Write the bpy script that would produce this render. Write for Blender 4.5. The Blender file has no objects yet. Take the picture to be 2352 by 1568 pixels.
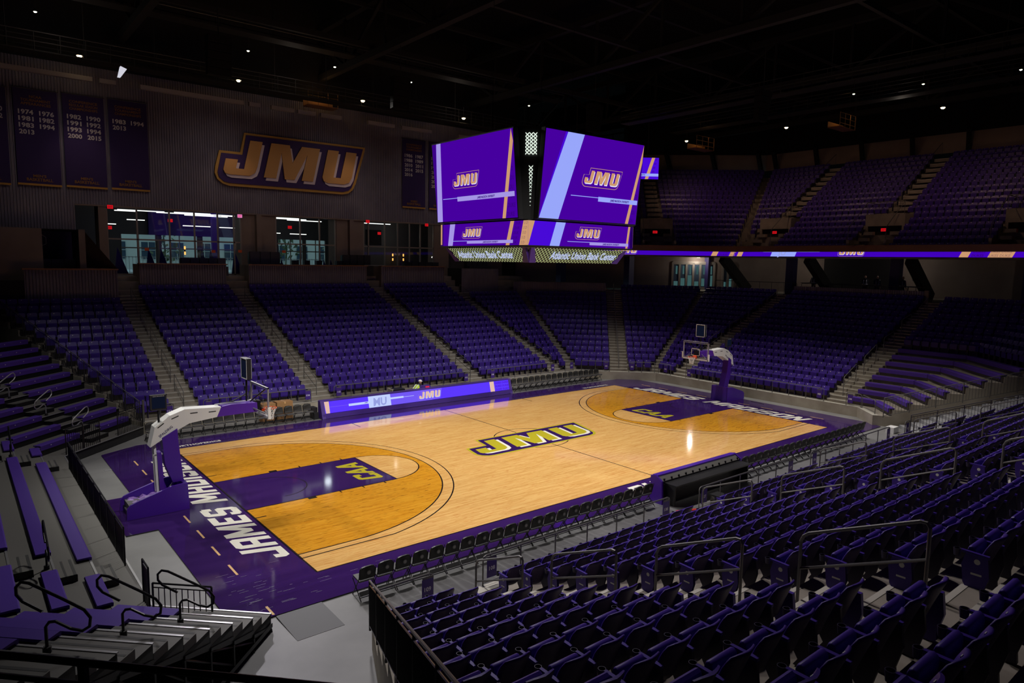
import bpy, math, random
import numpy as np
from mathutils import Vector, Matrix, Quaternion
random.seed(7)
S = bpy.context.scene
C = S.collection
PI = math.pi
R2 = math.sqrt(2)

# ---------------------------------------------------------------- camera
CAM = np.array([-21.7288, -24.9078, 8.5448]); YAW, PITCH, ROLL, FPX = 0.8847, -0.1146, 0.0168, 1585.17
def cam_basis():
    cy, sy, cp, sp = math.cos(YAW), math.sin(YAW), math.cos(PITCH), math.sin(PITCH)
    f = np.array([cy*cp, sy*cp, sp]); r = np.array([sy, -cy, 0.0]); u = np.cross(r, f)
    c, s = math.cos(ROLL), math.sin(ROLL)
    return f, c*r+s*u, -s*r+c*u
CF, CR, CU = cam_basis()
cd = bpy.data.cameras.new('camera'); cam = bpy.data.objects.new('camera', cd); C.objects.link(cam)
cd.sensor_width = 36; cd.lens = FPX*36/2352; cd.clip_end = 400; cd.clip_start = 0.05
cam.matrix_world = Matrix(((CR[0], CU[0], -CF[0], CAM[0]), (CR[1], CU[1], -CF[1], CAM[1]), (CR[2], CU[2], -CF[2], CAM[2]), (0, 0, 0, 1)))
S.camera = cam
def pix(P):
    d = np.array(P)-CAM; z = d@CF
    return 1176+FPX*(d@CR)/z, 784-FPX*(d@CU)/z, z

# ---------------------------------------------------------------- world, exposure, court lights, added fills
W = bpy.data.worlds.new('daylight'); S.world = W; W.use_nodes = True
W.node_tree.nodes['Background'].inputs[0].default_value = (0.55, 0.85, 0.95, 1)
W.node_tree.nodes['Background'].inputs[1].default_value = 0.8
S.view_settings.view_transform = 'Standard'; S.view_settings.look = 'None'
S.view_settings.exposure = 0.0; S.view_settings.gamma = 1.0; S.view_settings.use_curve_mapping = False
try:
    S.cycles.max_bounces = 5; S.cycles.diffuse_bounces = 2; S.cycles.glossy_bounces = 3; S.cycles.transmission_bounces = 4
    S.cycles.transparent_max_bounces = 12; S.cycles.sample_clamp_indirect = 3; S.cycles.caustics_reflective = False; S.cycles.caustics_refractive = False
except Exception: pass
def spot(name, loc, target, power, ang, blend, col, rad=0.3):
    l = bpy.data.lights.new(name, 'SPOT'); l.energy = power; l.spot_size = math.radians(ang); l.spot_blend = blend; l.color = col; l.shadow_soft_size = rad
    o = bpy.data.objects.new(name, l); C.objects.link(o); o.location = loc
    o.rotation_euler = (Vector(target)-Vector(loc)).to_track_quat('-Z', 'Y').to_euler(); return o
def point(name, loc, power, col, rad=0.15):
    l = bpy.data.lights.new(name, 'POINT'); l.energy = power; l.color = col; l.shadow_soft_size = rad
    o = bpy.data.objects.new(name, l); C.objects.link(o); o.location = loc; return o
# sports lighting on the two long catwalks, each row aimed across at the court
for i, x in enumerate((-19, -9.5, 0, 9.5, 19)):
    tx = x*0.62 if i else -9.8
    spot('court_spot_light', (x, 21.3, 21.8), (tx, -1.0, 0), (16500, 16500, 15500, 14200, 12500)[i], 40, 0.75, (1.0, 0.96, 0.88), 0.3)
    spot('court_spot_light', (x, -21.3, 21.8), (tx, 1.0, 0), (13000, 13500, 12500, 11000, 9500)[i], 40, 0.75, (1.0, 0.96, 0.88), 0.3)
# unseen wide fills added to brighten the stands
for x, p in ((-15, 4400), (-5, 5200), (5, 5200), (13, 3600)):
    spot('added_stand_fill', (x, 2.5, 21.5), (x, 13.0, 0), p, 55, 1.0, (1.0, 0.95, 0.93), 0.5)
for x, p in ((-11, 8500), (1, 10500), (12, 9000)):
    spot('added_stand_fill', (x, -3.0, 21.8), (x, -14.2, 0), p, 56, 1.0, (1.0, 0.93, 0.92), 0.5)
for x, p in ((-8, 13000), (5, 14000)):
    spot('added_stand_fill', (x, 21.0, 21.5), (x, -13.5, 0), p, 42, 1.0, (0.97, 0.92, 1.0), 0.5)
for x, p in ((-9, 5200), (3, 6400)):
    spot('added_stand_fill', (x, -7.0, 21.8), (x, -20.5, 3), p, 58, 1.0, (1.0, 0.90, 0.92), 0.5)
spot('added_stand_fill', (-7, 2, 21.5), (-20, -1, 0), 8000, 52, 1.0, (1.0, 0.97, 0.93), 0.5)
spot('added_stand_fill', (-8, 2, 21.5), (-18.5, -13, 0), 3600, 42, 1.0, (1.0, 0.97, 0.95), 0.5)
for y, p in ((7, 5200), (0, 5200), (-7, 9000)):
    spot('added_stand_fill', (10, y, 21.5), (18.4, y*1.1, 0), p, 42, 1.0, (1.0, 0.92, 0.80), 0.5)

for x in (-15, -6, 3, 12):  # unseen floods added to brighten the far wall, apart from the lamps
    spot('added_wall_fill', (x, 19.5, 19.2), (x, 28.4, 11.5), 250, 84, 1.0, (1.0, 0.86, 0.84), 0.4)
for x in (-16, -2, 12):  # points without fixtures, added to lift the dark roof steel
    point('added_roof_fill', (x, 24, 21.6), 22, (1.0, 0.85, 0.7), 0.3)
for x in (22, 34):
    point('added_roof_fill', (x, -2, 20.5), 16, (1.0, 0.85, 0.7), 0.3)

# ---------------------------------------------------------------- materials
def lin(c): return tuple(((v/255)/12.92 if v/255 <= 0.04045 else ((v/255+0.055)/1.055)**2.4) for v in c)
MATS = {}
def mat(name, col, rough=0.6, metal=0.0, spec=0.5):
    m = bpy.data.materials.new(name); m.use_nodes = True; b = m.node_tree.nodes['Principled BSDF']
    b.inputs['Base Color'].default_value = (*col, 1); b.inputs['Roughness'].default_value = rough; b.inputs['Metallic'].default_value = metal
    b.inputs['Specular IOR Level'].default_value = spec
    MATS[name] = m; return m
def noisy(name, c1, c2, scale, rough=0.6, stretch=(1, 1, 1), lo=0.35, hi=0.65, spec=0.5, bump=0.0, detail=4.0):
    m = mat(name, c1, rough, 0, spec); nt = m.node_tree; b = nt.nodes['Principled BSDF']
    tc = nt.nodes.new('ShaderNodeTexCoord'); mp = nt.nodes.new('ShaderNodeMapping'); mp.inputs['Scale'].default_value = stretch
    n = nt.nodes.new('ShaderNodeTexNoise'); n.inputs['Scale'].default_value = scale; n.inputs['Detail'].default_value = detail
    r = nt.nodes.new('ShaderNodeValToRGB'); r.color_ramp.elements[0].position = lo; r.color_ramp.elements[1].position = hi
    r.color_ramp.elements[0].color = (*c1, 1); r.color_ramp.elements[1].color = (*c2, 1)
    L = nt.links.new
    L(tc.outputs['Object'], mp.inputs[0]); L(mp.outputs[0], n.inputs[0]); L(n.outputs[0], r.inputs[0]); L(r.outputs[0], b.inputs['Base Color'])
    if bump:
        bp = nt.nodes.new('ShaderNodeBump'); bp.inputs['Strength'].default_value = bump; L(n.outputs[0], bp.inputs['Height']); L(bp.outputs[0], b.inputs['Normal'])
    return m
def emit(name, col, s=1.0):
    m = bpy.data.materials.new(name); m.use_nodes = True; nt = m.node_tree; nt.nodes.clear()
    e = nt.nodes.new('ShaderNodeEmission'); o = nt.nodes.new('ShaderNodeOutputMaterial'); e.inputs[0].default_value = (*col, 1); e.inputs[1].default_value = s
    nt.links.new(e.outputs[0], o.inputs[0]); MATS[name] = m; return m
def wood(name, a, b2, fleck=None, rough=0.08):
    m = mat(name, a, rough, 0, 0.5); nt = m.node_tree; b = nt.nodes['Principled BSDF']; L = nt.links.new
    tc = nt.nodes.new('ShaderNodeTexCoord')
    def nz(st, lo, hi, c1, c2, det=2):
        mp = nt.nodes.new('ShaderNodeMapping'); mp.inputs['Scale'].default_value = st; n = nt.nodes.new('ShaderNodeTexNoise'); n.inputs['Scale'].default_value = 1; n.inputs['Detail'].default_value = det
        r = nt.nodes.new('ShaderNodeValToRGB'); r.color_ramp.elements[0].position = lo; r.color_ramp.elements[1].position = hi
        r.color_ramp.elements[0].color = (*c1, 1); r.color_ramp.elements[1].color = (*c2, 1)
        L(tc.outputs['Object'], mp.inputs[0]); L(mp.outputs[0], n.inputs[0]); L(n.outputs[0], r.inputs[0]); return r
    br = nt.nodes.new('ShaderNodeTexBrick'); br.inputs['Scale'].default_value = 1; br.inputs['Brick Width'].default_value = 1.1; br.inputs['Row Height'].default_value = 0.06
    br.inputs['Mortar Size'].default_value = 0.0; br.inputs['Color1'].default_value = (*a, 1); br.inputs['Color2'].default_value = (*b2, 1); br.offset = 0.37; br.inputs['Bias'].default_value = -0.2
    L(tc.outputs['Object'], br.inputs[0])
    g = nz((0.8, 16, 1), 0.42, 0.62, (1, 1, 1), (0.86, 0.74, 0.62))
    mx = nt.nodes.new('ShaderNodeMix'); mx.data_type = 'RGBA'; mx.blend_type = 'MULTIPLY'; mx.inputs[0].default_value = 0.8
    L(br.outputs[0], mx.inputs[6]); L(g.outputs[0], mx.inputs[7]); out = mx.outputs[2]
    if fleck:
        f = nz((2.2, 30, 1), 0.655, 0.68, (1, 1, 1), fleck, 1)
        m2 = nt.nodes.new('ShaderNodeMix'); m2.data_type = 'RGBA'; m2.blend_type = 'MULTIPLY'; m2.inputs[0].default_value = 0.9
        L(out, m2.inputs[6]); L(f.outputs[0], m2.inputs[7]); out = m2.outputs[2]
    L(out, b.inputs['Base Color']); return m
def glass(name, tint=(0.9, 0.95, 0.95), ior=1.45):
    m = bpy.data.materials.new(name); m.use_nodes = True; nt = m.node_tree; nt.nodes.clear(); L = nt.links.new
    t = nt.nodes.new('ShaderNodeBsdfTransparent'); t.inputs[0].default_value = (*tint, 1); g = nt.nodes.new('ShaderNodeBsdfGlossy'); g.inputs['Roughness'].default_value = 0.02
    fr = nt.nodes.new('ShaderNodeFresnel'); fr.inputs[0].default_value = ior
    mx = nt.nodes.new('ShaderNodeMixShader'); o = nt.nodes.new('ShaderNodeOutputMaterial'); L(fr.outputs[0], mx.inputs[0]); L(t.outputs[0], mx.inputs[1]); L(g.outputs[0], mx.inputs[2]); L(mx.outputs[0], o.inputs[0])
    MATS[name] = m; return m

noisy('concrete_floor', (0.15, 0.15, 0.152), (0.225, 0.225, 0.225), 0.55, 0.42, lo=0.3, hi=0.7, spec=0.35, detail=8)
noisy('concrete_stand', (0.17, 0.15, 0.12), (0.27, 0.24, 0.20), 1.1, 0.75, lo=0.3, hi=0.7, detail=6)
noisy('concrete_wall', (0.26, 0.225, 0.175), (0.42, 0.38, 0.31), 0.9, 0.75, lo=0.3, hi=0.72, detail=6)
mat('nosing', (0.42, 0.40, 0.35), 0.6)
mat('painted_block', (0.26, 0.265, 0.28), 0.7)
wood('maple', (0.66, 0.405, 0.145), (0.56, 0.315, 0.10), (0.75, 0.45, 0.3))
wood('stained_maple', (0.60, 0.285, 0.022), (0.50, 0.215, 0.014), (0.22, 0.13, 0.08))
noisy('court_purple', (0.028, 0.009, 0.082), (0.036, 0.012, 0.100), 0.7, 0.07, stretch=(0.5, 3, 1), detail=4)
mat('scuff', (0.22, 0.20, 0.25), 0.4)
mat('court_line', (0.012, 0.008, 0.008), 0.15)
mat('court_white', (0.72, 0.70, 0.62), 0.15)
mat('court_gold', (0.42, 0.36, 0.02), 0.15)
mat('court_tan', (0.72, 0.45, 0.2), 0.15)
mat('seat_purple', (0.040, 0.016, 0.215), 0.45, 0, 0.35)
mat('seat_rear_shade', (0.042, 0.026, 0.075), 0.5, 0, 0.4)  # same plastic as the front, its dimmer light put into the colour
mat('seat_back_shell', (0.036, 0.012, 0.185), 0.5, 0, 0.3)
mat('seat_dark', (0.012, 0.007, 0.035), 0.5)
mat('seat_plate', (0.60, 0.60, 0.58), 0.4)
mat('emblem_grey', (0.16, 0.15, 0.14), 0.5)
mat('sign_purple', (0.055, 0.02, 0.22), 0.5)
mat('bench_purple', (0.075, 0.034, 0.28), 0.55, 0, 0.2)
mat('pad_purple', (0.060, 0.012, 0.30), 0.35)
mat('arm_purple', (0.085, 0.02, 0.33), 0.35)
mat('crumpled_cover', (0.30, 0.17, 0.52), 0.4)
mat('white_paint', (0.72, 0.72, 0.72), 0.4)
mat('white_text', (0.92, 0.92, 0.92), 0.5)
mat('text_navy', (0.02, 0.02, 0.1), 0.5)
mat('black_metal', (0.012, 0.012, 0.013), 0.35, 0.3)
mat('black_plastic', (0.014, 0.014, 0.015), 0.4)
mat('chair_pad', (0.010, 0.010, 0.009), 0.55)
mat('chair_grey', (0.065, 0.065, 0.068), 0.5)
mat('rail_metal', (0.13, 0.125, 0.12), 0.5, 0.3)
mat('dark_rail', (0.05, 0.048, 0.052), 0.45, 0.3)
mat('steel', (0.45, 0.45, 0.46), 0.35, 0.7)
mat('deck_grey', (0.125, 0.12, 0.11), 0.6)
mat('deck_stripe', (0.045, 0.045, 0.045), 0.6)
mat('wrap_plastic', (0.4, 0.42, 0.42), 0.2)
mat('cardboard', (0.36, 0.19, 0.075), 0.8)
mat('rim_orange', (0.75, 0.07, 0.012), 0.35)
mat('red_paint', (0.65, 0.03, 0.02), 0.4)
mat('net_white', (0.8, 0.8, 0.8), 0.7)
mat('grey_mat', (0.055, 0.055, 0.06), 0.55)
mat('rubber', (0.02, 0.02, 0.02), 0.7)
noisy('ribbed_metal', (0.15, 0.135, 0.175), (0.19, 0.175, 0.21), 0.8, 0.6)
noisy('plaster', (0.17, 0.13, 0.11), (0.21, 0.165, 0.14), 0.5, 0.8)
mat('wood_cap', (0.25, 0.11, 0.045), 0.4)
mat('banner_cloth', (0.026, 0.010, 0.085), 0.8)
mat('banner_gold', (0.24, 0.115, 0.03), 0.8)
mat('banner_hem', (0.45, 0.24, 0.04), 0.8)
mat('banner_white', (0.55, 0.52, 0.52), 0.8)
mat('sign_gold', (0.62, 0.33, 0.10), 0.6)
mat('sign_edge', (0.50, 0.28, 0.05), 0.6)
mat('sign_face', (0.035, 0.010, 0.10), 0.6)
mat('sign_white', (0.72, 0.62, 0.66), 0.6)
mat('roof_dark', (0.012, 0.012, 0.013), 0.9, 0, 0.1)
mat('truss_dark', (0.022, 0.021, 0.022), 0.8, 0, 0.3)
mat('duct_grey', (0.38, 0.36, 0.36), 0.6)
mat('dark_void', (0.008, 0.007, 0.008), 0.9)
mat('grey_panel', (0.10, 0.10, 0.105), 0.6)
mat('purple_panel', (0.07, 0.03, 0.38), 0.6)
mat('navy_panel', (0.03, 0.02, 0.12), 0.6)
mat('mullion', (0.26, 0.23, 0.20), 0.5, 0.3)
mat('window_film', (0.07, 0.04, 0.50), 0.6)
mat('facade', (0.62, 0.66, 0.62), 0.8)
mat('facade_glass', (0.05, 0.08, 0.12), 0.1)
mat('tree_green', (0.10, 0.14, 0.07), 0.9)
mat('pavement', (0.45, 0.46, 0.48), 0.9)
mat('skin', (0.45, 0.25, 0.17), 0.6)
mat('hivis', (0.45, 0.62, 0.03), 0.7)
mat('hivis_orange', (0.8, 0.12, 0.03), 0.7)
mat('reflective', (0.85, 0.9, 0.95), 0.3)
mat('navy_cloth', (0.015, 0.018, 0.04), 0.8)
mat('helmet', (0.7, 0.7, 0.68), 0.35)
glass('clear_glass'); glass('backboard_glass', (0.9, 0.91, 0.94), 1.12); glass('tinted_glass', (0.8, 0.86, 0.88))
emit('led_purple', lin((70, 0, 158))); emit('led_violet', lin((64, 2, 186))); emit('led_dim', lin((58, 0, 132)))
emit('led_lilac', lin((163, 148, 228))); emit('led_sky', lin((152, 166, 250))); emit('led_tan', lin((203, 152, 112)))
emit('led_tan_dim', lin((160, 118, 100))); emit('led_white', lin((228, 226, 250))); emit('led_blue', lin((72, 10, 215)))
emit('led_blue_bright', lin((90, 55, 248)), 1.05); emit('led_blue_mid', lin((112, 86, 240)), 1.05); emit('led_pale', lin((190, 205, 252)), 1.05); emit('led_beige', lin((222, 184, 168)), 1.05)
emit('led_outline', lin((150, 118, 235))); emit('led_lavtext', lin((150, 160, 225)))
emit('mesh_glow', lin((205, 215, 150)), 0.75); emit('mesh_white', lin((235, 250, 235))); emit('name_glow', lin((185, 195, 232)))
emit('exit_red', (0.62, 0.006, 0.012), 1.0); emit('exit_pink', (0.9, 0.25, 0.6), 0.9)
emit('bulb_cool', (1.0, 1.0, 0.72), 9.0); emit('bulb_warm', (1.0, 0.72, 0.38), 12.0); emit('tube_light', (1.0, 1.0, 0.95), 1.6); emit('sconce', (1.0, 0.45, 0.1), 1.6)
emit('added_bulb', (1, .85, .6), 1.5); emit('panel_glow', (.62, .62, .70), 1.0); emit('door_sky', (0.035, 0.085, 0.085), 1.0); emit('screen_red', (0.8, 0.02, 0.05), 1.0); emit('strip_cool', (0.55, 0.85, 1.0), 1.2); emit('monitor_dim', (0.004, 0.006, 0.016), 1.0); emit('glow_orange', (0.9, 0.3, 0.05), 0.8)

# ---------------------------------------------------------------- mesh helpers
class MB:
    def __init__(s): s.v = []; s.f = []; s.m = []; s.mats = []
    def mi(s, m):
        if m not in s.mats: s.mats.append(m)
        return s.mats.index(m)
    def add(s, vs, fs, m):
        o = len(s.v); s.v += [tuple(v) for v in vs]; k = s.mi(m)
        for f in fs: s.f.append(tuple(o+i for i in f)); s.m.append(k)
        return s
    def hexa(s, p, m):   # 8 points: bottom 4, top 4
        return s.add(p, [(3, 2, 1, 0), (4, 5, 6, 7), (0, 1, 5, 4), (1, 2, 6, 5), (2, 3, 7, 6), (3, 0, 4, 7)], m)
    def box(s, x0, x1, y0, y1, z0, z1, m):
        return s.hexa([(x0, y0, z0), (x1, y0, z0), (x1, y1, z0), (x0, y1, z0), (x0, y0, z1), (x1, y0, z1), (x1, y1, z1), (x0, y1, z1)], m)
    def prism(s, poly, z0, z1, m, mtop=None, fr=None):   # poly 2D, extruded; fr maps (a,b,c)->xyz
        n = len(poly); fr = fr or (lambda a, b, c: (a, b, c))
        area = sum(poly[i][0]*poly[(i+1) % n][1]-poly[(i+1) % n][0]*poly[i][1] for i in range(n))
        if area < 0: poly = poly[::-1]
        vs = [fr(a, b, z0) for a, b in poly]+[fr(a, b, z1) for a, b in poly]
        s.add(vs, [tuple(range(n))[::-1]]+[(i, (i+1) % n, n+(i+1) % n, n+i) for i in range(n)], m)
        s.add([fr(a, b, z1) for a, b in poly], [tuple(range(n))], mtop or m); return s
    def flat(s, poly, c, m, fr=None):
        fr = fr or (lambda a, b, c: (a, b, c)); n = len(poly)
        area = sum(poly[i][0]*poly[(i+1) % n][1]-poly[(i+1) % n][0]*poly[i][1] for i in range(n))
        if area < 0: poly = poly[::-1]
        return s.add([fr(a, b, c) for a, b in poly], [tuple(range(n))], m)
    def bar(s, a, b, w, h, m, up=(0, 0, 1)):
        a = Vector(a); b = Vector(b); d = (b-a); 
        if d.length < 1e-6: return s
        d.normalize(); u = Vector(up)
        if abs(d.dot(u)) > 0.97: u = Vector((1, 0, 0))
        x = d.cross(u).normalized()*(w/2); y = x.cross(d).normalized()*(h/2)
        return s.hexa([a-x-y, a+x-y, b+x-y, b-x-y, a-x+y, a+x+y, b+x+y, b-x+y], m)
    def tube(s, pts, r, m, n=6, cap=True, closed=False):
        pts = [Vector(p) for p in pts]; N = len(pts); rings = []; prev = None
        for i, p in enumerate(pts):
            if closed: d = (pts[(i+1) % N]-pts[i-1])
            else: d = (pts[min(i+1, N-1)]-pts[max(i-1, 0)])
            if d.length < 1e-9: d = Vector((0, 0, 1))
            d.normalize()
            if prev is None:
                u = Vector((0, 0, 1)) if abs(d.z) < 0.9 else Vector((1, 0, 0)); x = d.cross(u).normalized()
            else:
                x = (prev-d*prev.dot(d))
                x = x.normalized() if x.length > 1e-6 else d.orthogonal().normalized()
            prev = x; y = d.cross(x); rr = r[i] if isinstance(r, (list, tuple)) else r
            rings.append([p+x*math.cos(2*PI*k/n)*rr+y*math.sin(2*PI*k/n)*rr for k in range(n)])
        vs = [v for q in rings for v in q]; fs = []
        for i in range(N-1 if not closed else N):
            j = (i+1) % N
            for k in range(n): fs.append((i*n+k, j*n+k, j*n+(k+1) % n, i*n+(k+1) % n))
        if cap and not closed: fs += [tuple(range(n)), tuple((N-1)*n+k for k in range(n))[::-1]]
        return s.add(vs, fs, m)
    def cyl(s, c, r, h, m, n=12, axis='z', r2=None):
        c = Vector(c); r2 = r if r2 is None else r2
        d = {'x': Vector((1, 0, 0)), 'y': Vector((0, 1, 0)), 'z': Vector((0, 0, 1))}[axis]
        return s.tube([c, c+d*h], [r, r2], m, n)
    def build(s, name, parent=None, smooth=False):
        me = bpy.data.meshes.new(name); me.from_pydata(s.v, [], s.f)
        for k in s.mats: me.materials.append(MATS[k])
        me.polygons.foreach_set('material_index', s.m)
        if smooth: me.polygons.foreach_set('use_smooth', [True]*len(s.f))
        me.update(); o = bpy.data.objects.new(name, me); C.objects.link(o)
        if parent is not None: o.parent = parent
        return o
def tag(o, label=None, cat=None, group=None, kind=None):
    if label: o['label'] = label
    if cat: o['category'] = cat
    if group: o['group'] = group
    if kind: o['kind'] = kind
    return o
def empty(name, label, cat, loc=(0, 0, 0), rz=0.0, group=None):
    o = bpy.data.objects.new(name, None); C.objects.link(o); o.location = loc; o.rotation_euler = (0, 0, rz); o.empty_display_size = 0.2
    return tag(o, label, cat, group)
def copy_tree(o, parent=None):
    c = o.copy(); C.objects.link(c)
    if parent is not None: c.parent = parent
    for ch in list(o.children): copy_tree(ch, c)
    return c
def struct(mb, name, smooth=False): return tag(mb.build(name, None, smooth), kind='structure')
def relocate(mb, loc):    # make mesh local to an origin
    mb.v = [(v[0]-loc[0], v[1]-loc[1], v[2]-loc[2]) for v in mb.v]; return mb
def put(mb, name, label, cat, loc, group=None, kind=None):
    relocate(mb, loc); o = mb.build(name); o.location = loc; return tag(o, label, cat, group, kind)
ORD = ['first', 'second', 'third', 'fourth', 'fifth', 'sixth', 'seventh', 'eighth', 'ninth', 'tenth', 'eleventh', 'twelfth', 'thirteenth', 'fourteenth', 'fifteenth', 'sixteenth', 'seventeenth', 'eighteenth', 'nineteenth', 'twentieth', 'twenty-first', 'twenty-second', 'twenty-third', 'twenty-fourth']

# text from the built-in font, as polygons
TXT = {}
def text_polys(t, off=0.0, spacing=1.0):
    key = (t, off, spacing)
    if key in TXT: return TXT[key]
    cu = bpy.data.curves.new('t', 'FONT'); cu.body = t; cu.size = 1; cu.offset = off; cu.resolution_u = 2; cu.space_character = spacing
    o = bpy.data.objects.new('t', cu); C.objects.link(o)
    me = o.to_mesh(); vs = [(v.co.x, v.co.y) for v in me.vertices]; fs = [tuple(p.vertices) for p in me.polygons]
    o.to_mesh_clear(); bpy.data.objects.remove(o); bpy.data.curves.remove(cu)
    xs = [v[0] for v in vs]; ys = [v[1] for v in vs]; TXT[key] = (vs, fs, min(xs), max(xs), min(ys), max(ys)); return TXT[key]
def text(mb, t, x, y, h, c, m, fr, w=None, off=0.0, align='c', slant=0.0, spacing=1.0):
    vs, fs, x0, x1, y0, y1 = text_polys(t, off, spacing); s = h/0.72; sx = s
    if w: sx = w/(x1-x0)
    ww = (x1-x0)*sx; ox = {'c': x-ww/2, 'l': x, 'r': x-ww}[align]
    mb.add([fr(ox+(a-x0)*sx+slant*b*s, y+b*s, c) for a, b in vs], fs, m)
# block lettering
def R(a, b, c, d): return [(a, b), (c, b), (c, d), (a, d)]
GL = {'J': (0.8, [R(.55, 0, .8, 1), R(.12, 0, .8, .2), [(0, .12), (.12, 0), (.24, .2), (.24, .36), (0, .36)]]),
 'A': (0.8, [R(0, 0, .25, .9), R(.55, 0, .8, .9), [(0, .8), (.8, .8), (.8, .9), (.7, 1), (.1, 1), (0, .9)], R(0, .36, .8, .54)]),
 'M': (1.06, [R(0, 0, .24, 1), R(.82, 0, 1.06, 1), [(0, 1), (.28, 1), (.65, .2), (.41, .2)], [(1.06, 1), (.78, 1), (.41, .2), (.65, .2)]]),
 'E': (0.72, [R(0, 0, .24, 1), R(0, 0, .72, .2), R(0, .8, .72, 1), R(0, .41, .6, .59)]),
 'S': (0.78, [R(.1, 0, .68, .2), R(.1, .8, .68, 1), R(.1, .4, .68, .6), [(0, .5), (.1, .4), (.24, .5), (.24, .8), (.24, 1), (.1, 1), (0, .9)], [(.54, .6), (.54, .0), (.68, 0), (.78, .1), (.78, .5), (.68, .6)], R(0, .06, .24, .3), R(.54, .7, .78, .94)]),
 'D': (0.8, [R(0, 0, .25, 1), [(0, 0), (.68, 0), (.8, .12), (.8, .2), (0, .2)], [(0, .8), (.8, .8), (.8, .88), (.68, 1), (0, 1)], R(.55, .1, .8, .9)]),
 'I': (0.25, [R(0, 0, .25, 1)]),
 'O': (0.8, [R(0, .1, .25, .9), R(.55, .1, .8, .9), [(.1, 0), (.7, 0), (.8, .1), (.8, .2), (0, .2), (0, .1)], [(0, .8), (.8, .8), (.8, .9), (.7, 1), (.1, 1), (0, .9)]]),
 'N': (0.84, [R(0, 0, .24, 1), R(.6, 0, .84, 1), [(0, 1), (.26, 1), (.84, 0), (.58, 0)]]),
 'C': (0.76, [R(0, .1, .25, .9), [(.1, 0), (.68, 0), (.76, .1), (.76, .2), (0, .2), (0, .1)], [(0, .8), (.76, .8), (.76, .9), (.68, 1), (.1, 1), (0, .9)], R(.52, .1, .76, .32), R(.52, .68, .76, .9)]),
 'U': (0.8, [R(0, .1, .25, 1), R(.55, .1, .8, 1), [(.1, 0), (.7, 0), (.8, .1), (.8, .2), (0, .2), (0, .1)]]),
 'K': (0.8, [R(0, 0, .25, 1), [(.2, .42), (.55, 1), (.82, 1), (.42, .4)], [(.3, .62), (.5, .55), (.84, 0), (.56, 0)]]),
 'a': (0.95, [[(0, 0), (.28, 0), (.62, 1), (.38, 1)], [(.67, 0), (.95, 0), (.62, 1), (.38, 1)], R(.22, .2, .73, .38)])}
def block(mb, t, x, y, h, c, m, fr, w=None, slant=0.2, gap=0.14, narrow=1.0):
    tot = sum((GL[ch][0] if ch != ' ' else 0.45)*narrow+gap for ch in t)-gap; sx = (w/tot if w else h)
    px = 0; ci = 0
    for ch in t:
        if ch == ' ': px += 0.45*narrow+gap; continue
        ci = 0
        for poly in GL[ch][1]: mb.flat([(x+(px+a*narrow)*sx+slant*b*h, y+b*h) for a, b in poly], c+ci*0.0007, m, fr); ci += 1
        px += GL[ch][0]*narrow+gap
# school wordmark, unit width
LOGO = {'outer': [(0.182, 0.328), (1.0, 0.331), (0.991, 0.288), (0.926, 0.079), (0.905, 0.038), (0.872, 0.012), (0.83, 0.002), (0.083, 0.0), (0.045, 0.010), (0.014, 0.035), (0.0, 0.070), (0.004, 0.11), (0.03, 0.207), (0.154, 0.207)],
 'inner': [(0.191, 0.314), (0.981, 0.317), (0.911, 0.094), (0.893, 0.052), (0.868, 0.028), (0.83, 0.018), (0.085, 0.016), (0.052, 0.022), (0.025, 0.044), (0.015, 0.075), (0.040, 0.192), (0.166, 0.192)],
 'J': [(0.212, 0.282), (0.288, 0.282), (0.251, 0.123), (0.236, 0.088), (0.202, 0.068), (0.081, 0.067), (0.055, 0.074), (0.046, 0.092), (0.062, 0.160), (0.134, 0.160), (0.120, 0.106), (0.170, 0.106)],
 'M': [(0.343, 0.282), (0.462, 0.282), (0.477, 0.172), (0.542, 0.282), (0.665, 0.282), (0.613, 0.067), (0.536, 0.067), (0.578, 0.233), (0.488, 0.067), (0.424, 0.067), (0.407, 0.231), (0.368, 0.067), (0.290, 0.067)],
 'U': [(0.721, 0.283), (0.798, 0.283), (0.757, 0.107), (0.809, 0.107), (0.852, 0.283), (0.928, 0.283), (0.890, 0.115), (0.868, 0.080), (0.831, 0.067), (0.715, 0.067), (0.688, 0.078), (0.679, 0.102)]}
def logo(mb, x, y, w, c, step, fr, outer, inner, letter, shade, line=False):
    def T(k, dx=0, dy=0): return [(x+(a+dx)*w, y+(b+dy)*w) for a, b in LOGO[k]]
    inn = [(x+(.5+(a-.5)*.984)*w, y+(.166+(b-.166)*.95)*w) for a, b in LOGO['outer']] if line else T('inner')
    mb.flat(T('outer'), c, outer, fr); mb.flat(inn, c+step, inner, fr)
    for k in 'JMU': mb.flat(T(k, 0.014, -0.018), c+2*step, shade, fr)
    for k in 'JMU': mb.flat(T(k), c+3*step, letter, fr)
def fr_z(ox, oy, oz, ux, uy):   # frame lying on the floor: u right, v up, w height
    vx, vy = -uy, ux
    return lambda a, b, c: (ox+a*ux+b*vx, oy+a*uy+b*vy, oz+c)
def fr_wall(ox, oy, oz, ux, uy, lean=0.0):  # upright: a along (ux,uy), b up, c toward the viewer (normal = right x up)
    nx, ny = uy, -ux
    return lambda a, b, c: (ox+a*ux+(c+lean*b)*nx, oy+a*uy+(c+lean*b)*ny, oz+b)

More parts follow.
